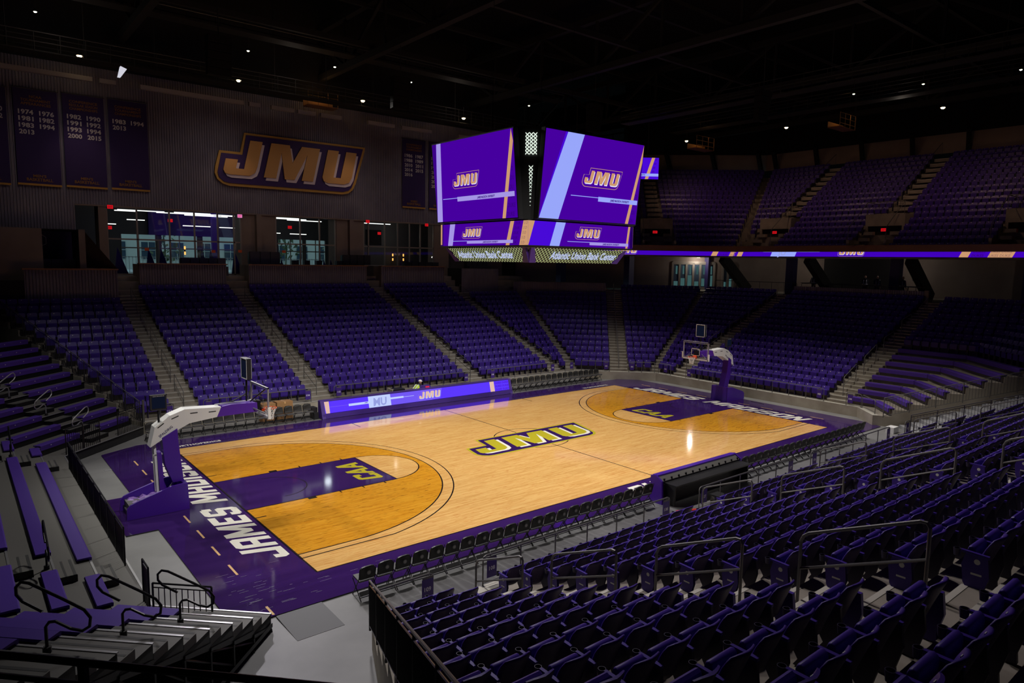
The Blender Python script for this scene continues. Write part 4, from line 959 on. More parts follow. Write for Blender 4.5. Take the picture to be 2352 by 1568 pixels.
def catwalk(p, q_, z, lab, n=22):
    m_ = MB(); p = Vector((*p, z)); q_ = Vector((*q_, z)); d = (q_-p).normalized(); t = Vector((-d.y, d.x, 0)); L = (q_-p).length
    m_.bar(p, q_, 1.1, .08, 'truss_dark')
    g = []
    for sd in (-.55, .55):
        for h in (.5, 1.05): m_.tube([p+t*sd+Vector((0, 0, h)), q_+t*sd+Vector((0, 0, h))], .03, 'dark_rail', 5)
        for i in range(n+1): b = p+d*(L*i/n)+t*sd; m_.tube([b, b+Vector((0, 0, 1.05))], .025, 'truss_dark', 4); 
    for i in range(0, n+1, 3): b = p+d*(L*i/n); m_.tube([b, b+Vector((0, 0, 4))], .03, 'truss_dark', 4)
    put(m_, 'catwalk', lab, 'catwalk', tuple((p+q_)/2))
catwalk((-30, 25.6), (22, 25.6), 20.3, 'dark railed catwalk running along the far wall near the roof', 40)
catwalk((-30, 22.3), (22, 22.3), 22.9, 'upper dark catwalk carrying cool white lamps above the far stand', 30)
catwalk((26, -26), (26, 18), 20.9, 'dark catwalk above the end stand', 26)
catwalk((33, -26), (33, 18), 21.0, 'dark catwalk above the upper deck front', 26)
for j, (a, b) in enumerate(((-30, -13.9), (-13.5, -12.6), (-11.2, -4.6), (-4.2, -3.4), (-2.6, -.9), (-.6, .8), (1.2, 2.9), (5.2, 7.6), (8.3, 11.2), (14, 17))):
    m_ = MB(); m_.box(a, b, 26.6, 26.9, 19.35, 19.62, 'duct_grey'); put(m_, 'ceiling_duct', f'pale grey duct length above the banners, {ORD[j]} from the left', 'duct', ((a+b)/2, 26.7, 19.4), 'duct lengths')
def lamp(x, y, z, m, r, lab, pw=0, col=(1, .8, .5), aim=None, ang=100):
    t = MB(); t.tube([(x, y, z+.9), (x, y, z+.1)], .02, 'truss_dark', 5); t.cyl((x, y, z-.02), r*1.25, .16, 'black_plastic', 10, r2=r*.5)
    n = 10; vs = [(x+r*math.cos(2*PI*k/n)*math.cos(q), y+r*math.sin(2*PI*k/n)*math.cos(q), z-r*.9*math.sin(q)) for q in (0, .5, 1.0) for k in range(n)]+[(x, y, z-r*.9)]
    t.add(vs, [(a*n+k, (a+1)*n+k, (a+1)*n+(k+1) % n, a*n+(k+1) % n) for a in range(2) for k in range(n)]+[(2*n+k, 3*n, 2*n+(k+1) % n) for k in range(n)], m)
    put(t, 'catwalk_lamp', lab, 'lamp', (x, y, z), 'small lit catwalk lamps')
    if pw: spot('lamp_glow_light', (x, y, z-r-(1.4 if ang == 62 else .1)), aim or (x, y, 0), pw, ang, 0.9, col, .1)
cool = [(-17.01, 23.37), (-5.55, 22.61), (.35, 22.27), (6.49, 22.19), (18.14, 22.01)]
for j, (x, y) in enumerate(cool): lamp(x, y, 22.0, 'bulb_cool', .09, f'small cool white lamp on the upper far catwalk, {ORD[j]} from the left', 0)
warm = [(-14.6, 26.2, 20.7), (-5.3, 25.4, 20.7), (3.9, 25.0, 20.7), (13.3, 24.9, 20.7)]
for j, (x, y, z) in enumerate(warm): lamp(x, y, z, 'bulb_warm', .16, f'warm round lamp on the lower far catwalk, {ORD[j]} from the left', 150, (1, .72, .6), (x, 28.6, 9.5), 62)
for j, (x, y, z) in enumerate(((32.27, 15.95, 20), (32.86, 6.4, 20), (33.95, -4.88, 20))): lamp(x, y, z, 'bulb_warm', .15, f'warm lamp over the end upper deck, {ORD[j]} from the scoreboard side', 430, (1, .6, .42), (x+7, y, 12), 120)
for j, (x, y, z) in enumerate(((25.58, -2.44, 20), (26.12, -6.47, 20), (26.7, -11.39, 20))): lamp(x, y, z, 'bulb_cool', .08, f'cool lamp above the end stand, {ORD[j]} from the scoreboard side', 0)
def lit_cage(x, y, z, w, lab):
    m_ = MB(); m_.box(x, x+w, y, y+1, z, z+.06, 'wood_cap'); m_.box(x, x+w, y+.95, y+1, z, z+.5, 'cardboard')
    for q in np.linspace(0, w, 4): m_.tube([(x+q, y, z), (x+q, y, z+1.1)], .025, 'cardboard', 5)
    for h in (.3, .7, 1.1): m_.tube([(x, y, z+h), (x+w, y, z+h)], .02, 'cardboard', 5)
    put(m_, 'lit_catwalk_landing', lab, 'catwalk landing', (x, y, z), 'lit landings'); point('landing_glow', (x+w/2, y+.3, z+1.3), 14, (1, .55, .2), .1)
lit_cage(.2, 26.6, 20.1, 2.4, 'warmly lit catwalk landing above the big wordmark'); lit_cage(30.6, 13.6, 18.9, 2.6, 'warmly lit landing above the upper deck corner'); lit_cage(34, 2.5, 19.7, 2.6, 'small lit landing under the roof right of the scoreboard'); lit_cage(27.5, 20.5, 17.3, 1.8, 'lit landing beside the second video board')
ss = MB(); ss.hexa([(-13.2, 22.6, 19.0), (-13.05, 22.6, 19.0), (-13.05, 22.8, 19.0), (-13.2, 22.8, 19.0), (-13.05, 22.5, 19.62), (-12.72, 22.5, 19.5), (-12.72, 22.8, 19.5), (-13.05, 22.8, 19.62)], 'panel_glow'); put(ss, 'glowing_panel', 'small tilted panel with painted-in glow hanging under the far truss above the banners', 'lamp', (-13, 22.6, 19))  # not a lamp: light caught by this panel is made emissive
# speaker clusters
for j, (x, y, z) in enumerate(((-10, 14, 19.6), (16, 12, 19.8), (22, 2, 20), (2, 16, 20))):
    m_ = MB()
    for i in range(5): m_.hexa([(x-.6, y-.3+.06*i, z-.4*i), (x+.6, y-.3+.06*i, z-.4*i), (x+.6, y+.3, z-.4*i-.02), (x-.6, y+.3, z-.4*i-.02), (x-.6, y-.3+.06*i, z-.4*i+.36), (x+.6, y-.3+.06*i, z-.4*i+.36), (x+.6, y+.3, z-.4*i+.36), (x-.6, y+.3, z-.4*i+.36)], 'roof_dark')
    m_.tube([(x, y, z+.3), (x, y, 23)], .03, 'truss_dark', 4)
    put(m_, 'speaker_cluster', 'black hanging speaker cluster '+['above the left of the far stand', 'above the far corner', 'above the end stand', 'behind the scoreboard top'][j], 'speakers', (x, y, z), 'hanging speakers')

# ================================================================ centre-hung scoreboard
sb = empty('hanging_scoreboard', 'large four-sided centre-hung scoreboard with glowing violet video screens', 'scoreboard', (0, 0, 12))
AT, AB, UW, ZT, ZB = 3.91, 3.56, 2.96, 13.85, 10.35
LW, LT, LB = 3.217, 10.25, 9.25
def sb_part(mb, name, lab=None):
    o = relocate(mb, (0, 0, 12)).build(name, sb); 
    if lab: o['label'] = lab
    return o
# core frame
m_ = MB(); m_.prism([(-3.0, -2.3), (-2.3, -3.0), (2.3, -3.0), (3.0, -2.3), (3.0, 2.3), (2.3, 3.0), (-2.3, 3.0), (-3.0, 2.3)], 9.2, 13.95, 'black_plastic')
sb_part(m_, 'core_frame')
for s1, s2 in ((-1, -1), (1, -1), (1, 1), (-1, 1)):
    m_ = MB(); m_.hexa([(s1*2.9, s2*3.35, 10.3), (s1*3.35, s2*2.9, 10.3), (s1*2.4, s2*2.0, 10.3), (s1*2.0, s2*2.4, 10.3), (s1*2.6, s2*3.6, 14.0), (s1*3.6, s2*2.6, 14.0), (s1*2.4, s2*2.0, 14.0), (s1*2.0, s2*2.4, 14.0)], 'black_plastic'); sb_part(m_, 'corner_panel')
# glowing lattice strip on the near corner panel
F = fr_wall(-3.07, -3.15, 10.35, 1/R2, -1/R2, lean=0.0)
m_ = MB()
def cross(mb, x, z, s, t, c, m, F):
    for sg in (-1, 1):
        a = [(x-s, z-sg*s-t), (x-s, z-sg*s+t), (x+s, z+sg*s+t), (x+s, z+sg*s-t)]; mb.flat(a, c, m, F)
for i in range(6):
    for j in range(3): cross(m_, -.16+.16*j, 3.30-.14*i, .075, .024, .12, 'mesh_white', F)
for i in range(11):
    s_ = .085*(1-i/12); cross(m_, .0, 2.0-.15*i, s_, .022*(1-i/16), .06, 'mesh_white', F)
sb_part(m_, 'lattice_light')
def vscreen(side):
    # side 0 faces -x, 1 faces -y, 2 faces +x, 3 faces +y
    right = [(0, -1), (1, 0), (0, 1), (-1, 0)][side]; out = [(-1, 0), (0, -1), (1, 0), (0, 1)][side]
    lean = (AT-AB)/(ZT-ZB)
    def F(a, b, c): r = AB+lean*b+c; return (out[0]*r+right[0]*a, out[1]*r+right[1]*a, ZB+b)
    H = ZT-ZB; mb = MB(); hb = MB(); hb.prism(R(-UW-.04, -.05, UW+.04, H+.05), -.25, -.01, 'black_plastic', fr=F)
    mb.flat(R(-UW, 0, UW, H), 0, 'led_purple', F)
    if side in (0, 2):
        mb.flat([(-UW, 0), (-UW+.0, 0), (-UW+.30, H), (-UW, H)], .004, 'led_dim', F)
        mb.flat([(-UW+.0, 0), (-UW+.43, 0), (-UW+.72, H), (-UW+.36, H)], .006, 'led_lilac', F)
        mb.flat([(UW-1.0, 0), (UW-.78, 0), (UW-.02, H*.86), (UW-.12, H)], .006, 'led_tan', F)
        edge = lambda b: UW-.74+b*.25
        lx, lw, bx = -1.5, 2.05, (-2.35, -1.2, UW-.1)
    else:
        mb.flat([(-UW+.0, 0), (-UW+1.08, 0), (-UW+2.15, H), (-UW+1.2, H)], .006, 'led_sky', F)
        mb.flat([(-UW+.0, .1), (-UW+.07, .1), (-UW+1.2, H), (-UW+1.08, H)], .005, 'led_blue', F)
        mb.flat([(UW-.72, 0), (UW-.52, 0), (UW, H*.78), (UW, H)], .006, 'led_tan', F)
        edge = lambda b: UW-.48+b*.19
        lx, lw, bx = -.72, 2.45, (-1.3, .35, UW-.06)
    for i in range(9):
        b_ = .08+.36*i; av = UW-edge(b_)-.1; nc = min(4, int(av/.13))
        if nc > 0: text(mb, 'DUKES'[:nc], edge(b_)+.03, b_, .17, .005, 'led_dim', F, w=.13*nc-.02, off=.03, align='l', slant=.1)
    logo(mb, lx, 1.42, lw, .008, .003, F, 'led_tan', 'led_purple', 'led_tan', 'led_white', line=True)
    mb.flat(R(bx[0], 1.0, bx[1], 1.03), .016, 'led_sky', F); mb.flat(R(bx[1], .86, bx[2], 1.06), .016, 'led_lilac' if side in (0, 2) else 'led_sky', F)
    text(mb, 'JAMES MADISON UNIVERSITY', (bx[1]+bx[2])/2+.1, .91, .09, .02, 'led_dim', F, w=1.25, off=.04, slant=.2)
    sb_part(hb, 'screen_housing'); sb_part(mb, 'video_screen')
    # lower ring screen
    def G(a, b, c): return (out[0]*(LW+c)+right[0]*a, out[1]*(LW+c)+right[1]*a, LB+b)
    h = LT-LB; mb = MB(); hb = MB(); hb.prism(R(-LW, -.04, LW, h+.04), -.2, -.005, 'black_plastic', fr=G)
    mb.flat(R(-LW, 0, LW, h), 0, 'led_purple', G)
    if side in (0, 2):
        mb.flat(R(-LW, .05, -LW+.12, h), .004, 'led_tan', G); mb.flat([(-LW+.62, 0), (-LW+1.0, 0), (-LW+1.2, h), (-LW+.78, h)], .004, 'led_lilac', G)
        mb.flat([(LW-1.45, 0), (LW-1.2, 0), (LW-.9, h), (LW-1.15, h)], .004, 'led_tan', G); mb.flat([(LW-.55, 0), (LW, 0), (LW, h), (LW-.3, h)], .004, 'led_tan', G)
        for i in range(5): text(mb, 'DUK', LW-1.05+.06*i, .06+.2*i, .11, .006, 'led_dim', G, off=.03, align='l', slant=.2); text(mb, 'S D', LW-.45+.05*i, .06+.2*i, .11, .008, 'led_tan_dim', G, off=.03, align='l', slant=.2)
        lx, lw, b0, b1, b2 = -1.45, 1.55, -2.2, -1.05, LW-.95
    else:
        mb.flat([(-LW, 0), (-LW+.02, 0), (-LW+.35, h), (-LW, h)], .004, 'led_tan', G); mb.flat([(-LW+.02, 0), (-LW+1.7, 0), (-LW+2.0, h), (-LW+.35, h)], .003, 'led_blue', G)
        mb.flat([(-LW+1.2, 0), (-LW+1.75, 0), (-LW+2.1, h), (-LW+1.55, h)], .004, 'led_sky', G); mb.flat([(LW-.5, 0), (LW-.36, 0), (LW-.2, h), (LW-.34, h)], .004, 'led_tan', G)
        lx, lw, b0, b1, b2 = -.55, 1.65, -1.0, .35, LW-.32
    logo(mb, lx, .32, lw, .008, .003, G, 'led_tan', 'led_purple', 'led_tan', 'led_white', line=True)
    mb.flat(R(b0, .2, b1, .225), .016, 'led_sky', G); mb.flat(R(b1, .09, b2, .225), .016, 'led_lilac', G); text(mb, 'JAMES MADISON UNIVERSITY', (b1+b2)/2+.1, .12, .07, .02, 'led_dim', G, w=1.1, off=.04, slant=.2)
    sb_part(hb, 'ring_housing'); sb_part(mb, 'ring_screen')
    # lattice skirt with arena name, tapering inward
    def K(a, b, c): r = LW-.12-.62*b/.62*-0.0-.35*(-b)/.55+c; return (out[0]*r+right[0]*a, out[1]*r+right[1]*a, 9.15+b)
    mb = MB(); mb.hexa([K(-2.35, -.6, -.06), K(2.35, -.6, -.06), K(2.35, -.6, -.02), K(-2.35, -.6, -.02), K(-2.75, 0, -.06), K(2.75, 0, -.06), K(2.75, 0, -.02), K(-2.75, 0, -.02)], 'black_plastic')
    n = 30; st = 5.5/n
    for r_ in range(4):
        for i in range(n):
            x = -2.75+st*(i+.5); z = -.075-.15*r_; lim = 2.75+.4*(z/.6)
            if abs(x) < lim-.02:
                for sg in (-1, 1): mb.flat([(x-st/2, z-sg*.075-.013), (x-st/2, z-sg*.075+.013), (x+st/2, z+sg*.075+.011), (x+st/2, z+sg*.075-.011)], .004*(1+sg), 'mesh_glow', K)
    sb_part(mb, 'lattice_skirt')
    mb = MB(); text(mb, 'Atlantic Union Bank Center', -.1 if side in (0, 2) else .35, -.44, .31, .05, 'name_glow', K, w=4.1, off=.03); sb_part(mb, 'name_lettering')
    for sg in (-1, 1):
        mb = MB(); mb.hexa([K(sg*2.35, -.62, -.08), K(sg*2.72, -.62, -.08), K(sg*2.72, -.62, .03), K(sg*2.35, -.62, .03), K(sg*2.75, 0, -.08), K(sg*2.95, 0, -.08), K(sg*2.95, 0, .03), K(sg*2.75, 0, .03)], 'sign_purple'); sb_part(mb, 'corner_fin')
for s_ in range(4): vscreen(s_)
m_ = MB()
for x, y in ((1.6, -.6), (-1.5, 1.5), (1.5, 1.5)): m_.tube([(x, y, 13.9), (x, y, 22.8)], .012, 'truss_dark', 5)
sb_part(m_, 'hanging_cable')
m_ = MB(); m_.bar((-2, -2, 22.7), (2, 2, 22.7), 1.5, .5, 'roof_dark'); m_.bar((-2, 2, 22.7), (2, -2, 22.7), 1.5, .5, 'roof_dark'); sb_part(m_, 'hoist_frame')
# second video board, far corner
F = fr_wall(22.55, 21.95, 16.3, .80, -.60); vb = MB(); hb = MB(); w, h = 8.6, 1.92
hb.prism(R(0, -.05, w, h+.05), -.3, -.02, 'black_plastic', fr=F); vb.flat(R(0, 0, w, h), 0, 'led_blue', F); vb.flat([(w-1.25, 0), (w-.95, 0), (w-.35, h), (w-.65, h)], .01, 'led_tan', F)
vb.flat(R(w-2.9, .25, w, .5), .015, 'led_sky', F); text(vb, 'UNIVERSITY', w-1.75, .3, .14, .02, 'led_dim', F, off=.03, slant=.2); logo(vb, 2.4, .7, 2.6, .01, .003, F, 'led_tan', 'led_blue', 'led_tan', 'led_white', line=True)
for i in range(4): text(vb, 'ES', w-.35+.08*i-.15, .6+.36*i, .15, .02, 'led_purple', F, off=.03, slant=.2)
g = empty('video_board', 'second violet video board hung in the far corner behind the scoreboard', 'video board', F(0, 0, 0)); relocate(hb, g.location).build('housing', g); relocate(vb, g.location).build('screen', g)
m_ = MB(); m_.tube([F(1, h, -.15), F(1, h+7, -.15)], .04, 'truss_dark'); m_.tube([F(w-1, h, -.15), F(w-1, h+7, -.15)], .04, 'truss_dark'); relocate(m_, g.location).build('hanging_cable', g)

# ================================================================ courtside LED board (far side)
def led_table(x0, x1, yb, lab):
    g = empty('courtside_led_board', lab, 'LED board', ((x0+x1)/2, yb, 0)); L = x1-x0; lean = -0.28
    def F(a, b, c): return (x0+a, yb+.02-lean*b*1.0-c, b)
    m_ = MB(); m_.hexa([(x0, yb, T0), (x1, yb, T0), (x1, yb+.55, T0), (x0, yb+.55, T0), (x0, yb+.02, .28), (x1, yb+.02, .28), (x1, yb+.55, .28), (x0, yb+.55, .28)], 'sign_purple')
    m_.hexa([F(0, .28, -.02), F(L, .28, -.02), (x1, yb+.5, .28), (x0, yb+.5, .28), F(0, .95, -.02), F(L, .95, -.02), (x1, yb+.5, .95), (x0, yb+.5, .95)], 'sign_purple')
    relocate(m_, g.location).build('cabinet', g)
    for a in (0, L-.12):
        m_ = MB(); m_.hexa([(x0+a-.06, yb-.03, T0), (x0+a+.14, yb-.03, T0), (x0+a+.14, yb+.56, T0), (x0+a-.06, yb+.56, T0), F(a-.06, .97, .03), F(a+.14, .97, .03), (x0+a+.14, yb+.54, .97), (x0+a-.06, yb+.54, .97)], 'sign_purple'); relocate(m_, g.location).build('end_panel', g)
    m_ = MB(); m_.hexa([F(0, .94, .03), F(L, .94, .03), (x1, yb+.54, .94), (x0, yb+.54, .94), F(0, .98, .03), F(L, .98, .03), (x1, yb+.54, .98), (x0, yb+.54, .98)], 'sign_purple'); relocate(m_, g.location).build('top_rail', g)
    s = MB(); z0, z1 = .30, .915
    s.flat(R(.15, z0, L-.15, z1), .022, 'led_blue_bright', F); s.flat([(.2, z0), (.42, z0), (.42, z1), (.15, z1)], .026, 'led_beige', F)
    s.flat(R(.42, .60, 1.75, .625), .026, 'led_blue_mid', F); s.flat(R(1.55, .54, 2.8, .66), .026, 'led_pale', F); s.flat(R(2.75, z0, 4.15, z1), .028, 'led_pale', F)
    s.flat(R(4.15, z0, 6.95, z1), .024, 'led_blue_mid', F); s.flat(R(4.15, .62, 5.0, .72), .028, 'led_pale', F); s.flat(R(5.0, .655, 5.7, .675), .028, 'led_pale', F)
    text(s, 'MU', 3.45, .38, .42, .031, 'led_lavtext', F, off=.03, slant=.1); text(s, 'JAMES', 2.6, .59, .05, .031, 'led_purple', F, off=.03, slant=.2)
    logo(s, 5.95, .33, 1.72, .030, .002, F, 'led_outline', 'led_blue_mid', 'led_beige', 'led_pale', line=True)
    s.flat(R(L-1.72, z0, L-1.38, z1), .026, 'led_beige', F)
    for i in range(3): text(s, 'DUKES DUKES', L-.76, .34+.2*i, .12, .027, 'led_blue', F, w=1.1, off=.02, slant=.2)
    relocate(s, g.location).build('screen', g)
led_table(-6.58, 6.45, 9.38, 'long glowing violet LED board on the far sideline')

# near scorer's table, seen from behind
g = empty('scorers_table', 'long purple-sided scorers table with black desk on the near sideline', 'table', (.15, -9.8, 0))
m_ = MB(); m_.box(-2.3, 2.6, -9.55, -9.4, T0, .95, 'pad_purple'); m_.box(-2.3, 2.6, -9.6, -9.38, .95, 1.0, 'pad_purple'); relocate(m_, g.location).build('front_panel', g)
for x in (-2.36, 2.6):
    m_ = MB(); m_.prism([(-9.35, 0), (-9.35, .98), (-9.55, 1.02), (-9.85, .85), (-9.9, 0)], x-.03, x+.05, 'pad_purple', fr=lambda a, b, c: (c, a, b)); relocate(m_, g.location).build('end_panel', g)
m_ = MB(); m_.hexa([(-2.3, -9.8, .80), (2.6, -9.8, .80), (2.6, -9.6, .93), (-2.3, -9.6, .93), (-2.3, -9.8, .82), (2.6, -9.8, .82), (2.6, -9.6, .95), (-2.3, -9.6, .95)], 'deck_grey')
relocate(m_, g.location).build('cable_tray', g)
for q in range(12): m_ = MB(); x = -2.15+.42*q; m_.cyl((x, -9.78, .83), .035, .07, 'black_metal', 8); relocate(m_, g.location).build('cable_clip', g)
m_ = MB(); m_.box(-2.2, 2.55, -10.35, -9.8, .72, .77, 'black_plastic'); relocate(m_, g.location).build('desk_top', g)
m_ = MB(); m_.box(-2.25, 2.55, -9.85, -9.8, 0.02, .72, 'black_plastic'); m_.box(-2.2, -2.14, -10.3, -9.85, .02, .72, 'black_plastic'); m_.box(2.4, 2.46, -10.3, -9.85, .02, .72, 'black_plastic'); relocate(m_, g.location).build('skirt', g)
rt = MB(); rt.prism(R(-.8, -.06, .8, .06), .01, .12, 'red_paint', fr=lambda a, b, c: (-2.3+a*.5+b*.2, -10.95-a*.2+b*.8, c)); put(rt, 'red_tool_case', 'narrow red case on the floor behind the scorers table', 'case', (-2.3, -10.95, 0))
pb = MB(); pb.box(-1.0, -.55, -11.3, -10.95, 0, .38, 'deck_grey'); pb.box(-1.02, -.53, -11.32, -10.93, .38, .42, 'black_plastic'); put(pb, 'floor_power_box', 'grey equipment box on the floor behind the scorers table', 'box', (-.8, -11.1, 0))

# ================================================================ folding chairs
def folding_chair():   # faces +y
    g = empty('folding_chair', 'x', 'folding chair')
    m_ = MB(); prof = [(-.2, .50), (-.215, .62), (-.21, .76), (-.17, .83), (-.08, .86), (.08, .86), (.17, .83), (.21, .76), (.215, .62), (.2, .50)]
    m_.prism(prof, -.02, .03, 'chair_pad', fr=lambda a, b, c: (a, -.02-.12*(b-.5)+.03-c+.08*(a/.22)**2*.5, b)); m_.build('backrest', g)
    eb = MB(); n = 12
    eb.add([(.06*math.cos(2*PI*k/n), -.085, .70+.06*math.sin(2*PI*k/n)) for k in range(n)], [tuple(range(n))], 'chair_grey'); eb.add([(.04*math.cos(2*PI*k/n), -.088, .70+.04*math.sin(2*PI*k/n)) for k in range(n)], [tuple(range(n))], 'emblem_grey')
    eb.add([(-.2, .06, .5), (.2, .06, .5), (.2, .07, .6), (-.2, .07, .6)], [(0, 1, 2, 3)], 'chair_grey'); eb.add([(-.12, .015, .77), (.12, .015, .77), (.12, .008, .81), (-.12, .008, .81)], [(0, 1, 2, 3)], 'deck_grey')
    eb.build('emblem_panel', g)
    m_ = MB(); m_.hexa([(-.21, .03, .43), (.21, .03, .43), (.2, .43, .45), (-.2, .43, .45), (-.21, .03, .47), (.21, .03, .47), (.2, .43, .50), (-.2, .43, .50)], 'chair_grey'); m_.build('seat', g)
    for s in (-1, 1):
        m_ = MB(); m_.tube([(s*.225, .40, .0), (s*.225, .04, .50), (s*.215, -.05, .84)], .013, 'black_metal', 6); m_.build('leg', g)
        m_ = MB(); m_.tube([(s*.24, -.12, .0), (s*.24, .36, .46)], .013, 'black_metal', 6); m_.build('leg', g)
    m_ = MB(); m_.tube([(-.23, .36, .07), (.23, .36, .07)], .012, 'black_metal', 5); m_.tube([(-.24, -.07, .08), (.24, -.07, .08)], .012, 'black_metal', 5); m_.hexa([(-.23, -.05, .10), (.23, -.05, .10), (.23, .02, .17), (-.23, .02, .17), (-.23, -.055, .12), (.23, -.055, .12), (.23, .01, .20), (-.23, .01, .20)], 'chair_grey'); m_.build('crossbar', g)
    return g
fc = folding_chair(); fu = False
def chairs(xs, y, rz, lab, group, z=0.0):
    global fu
    for i, x in enumerate(xs):
        o = fc if not fu else copy_tree(fc); fu = True
        o.location = (x, y, z); o.rotation_euler = (0, 0, rz+random.uniform(-.05, .05)); o['label'] = lab.replace('#', ORD[i] if i < 24 else str(i)); o['group'] = group
chairs(list(np.linspace(-13.9, -2.95, 22)), -9.72, 0, 'black folding chair on the near sideline, # from the ramp corner', 'near sideline chairs left of the table')
chairs(list(np.linspace(3.05, 13.6, 21)), -9.78, 0, 'black folding chair on the near sideline, # beyond the scorers table', 'near sideline chairs beyond the table')
chairs(list(np.linspace(-7.25, -14.8, 16)), 9.98, PI, 'black folding chair on the far sideline, # left of the LED board', 'far sideline chairs left of the LED board')
chairs(list(np.linspace(7.05, 14.9, 16)), 10.0, PI, 'black folding chair on the far sideline, # right of the LED board', 'far sideline chairs right of the LED board')
for j, (x, w, h) in enumerate(((-9.05, .7, .95), (-8.2, .85, .98))):
    m_ = MB(); m_.box(x-w/2+.0, x+w/2, 10.55, 11.1, 0, h, 'cardboard'); m_.box(x-.03, x+.03, 10.54, 11.11, h-.1, h+.003, 'court_tan'); put(m_, 'cardboard_box', 'tall brown cardboard box behind the far chairs, '+['the one nearer the hoop', 'the one nearer the LED board'][j], 'box', (x, 10.8, 0))
m_ = MB(); m_.box(-6.95, -6.7, 9.7, 10.3, 0, .35, 'black_plastic'); m_.box(-7.0, -6.68, 9.9, 10.4, .35, .6, 'black_plastic'); put(m_, 'equipment_case', 'black equipment cases at the left end of the LED board', 'case', (-6.85, 10, 0))
m_ = MB(); m_.box(-1.9, -1.1, 10.2, 10.8, 0.0, 1.0, 'black_plastic'); m_.box(-1.95, -1.85, 10.2, 10.8, 0, 1.02, 'concrete_wall'); put(m_, 'road_case', 'black case behind the LED board left of the worker', 'case', (-1.5, 10.5, 0))
m_ = MB(); m_.box(-.1, .65, 9.95, 10.35, .0, .92, 'sign_purple'); m_.hexa([(-.1, 9.98, .92), (.6, 9.98, .92), (.6, 10.3, .92), (-.2, 10.3, .92), (.0, 10.0, 1.1), (.5, 10.0, 1.1), (.5, 10.2, 1.1), (.0, 10.2, 1.1)], 'sign_purple'); m_.box(.18, .42, 9.93, 9.98, .98, 1.04, 'screen_red'); put(m_, 'control_console', 'purple control console with red light in front of the worker', 'console', (.2, 10.1, 0))

# ================================================================ retractable bleachers on the left end
BR, BP, BZ = 0.35, 0.86, 0.40
def bz(k): return BZ+BR*k
def bx_(k): return -(18.45+BP*k)
def bF(k): return 26.15+R2*BP*k      # -x + y
def bN(k): return 26.2+R2*BP*k       # -x - y
NB = 11
ndir = {'far': ((-1/R2, 1/R2), (1/R2, 1/R2)), 'mid': ((-1, 0), (0, 1)), 'near': ((-1/R2, -1/R2), (-1/R2, 1/R2))}   # outward, along
def bank(which, k):     # nose line end points of row k (p0 -> p1 along the tangent)
    xk_ = bx_(k)
    if which == 'mid': return (xk_, -(bN(k)+xk_)), (xk_, bF(k)+xk_)
    if which == 'far':
        c = bF(k); # hit the divider x = -15.15-.417(y-12.07)
        y = (c-15.15+.417*12.07)/(1.417); return (xk_, c+xk_), (y-c, y)
    c = bN(k); s0 = .0; e = (-16.4-BP/R2*k, -9.8-BP/R2*k); return e, (xk_, -(c+xk_))
names = {'far': 'black-fronted bleacher bank in the far left corner with long purple benches', 'mid': 'middle bleacher bank facing the hoop with long purple benches', 'near': 'near corner bleacher bank whose stepped end overhangs the concrete'}
banks = {}
for w in ('far', 'mid', 'near'):
    p, q_ = bank(w, 0); org = ((p[0]+q_[0])/2, (p[1]+q_[1])/2, 0)
    banks[w] = empty('retractable_bleacher', names[w], 'bleachers', org, group=None)
def bpart(mb, name, w, lab=None):
    g = banks[w]; o = relocate(mb, g.location).build(name, g)
    if lab: o['label'] = lab
    return o
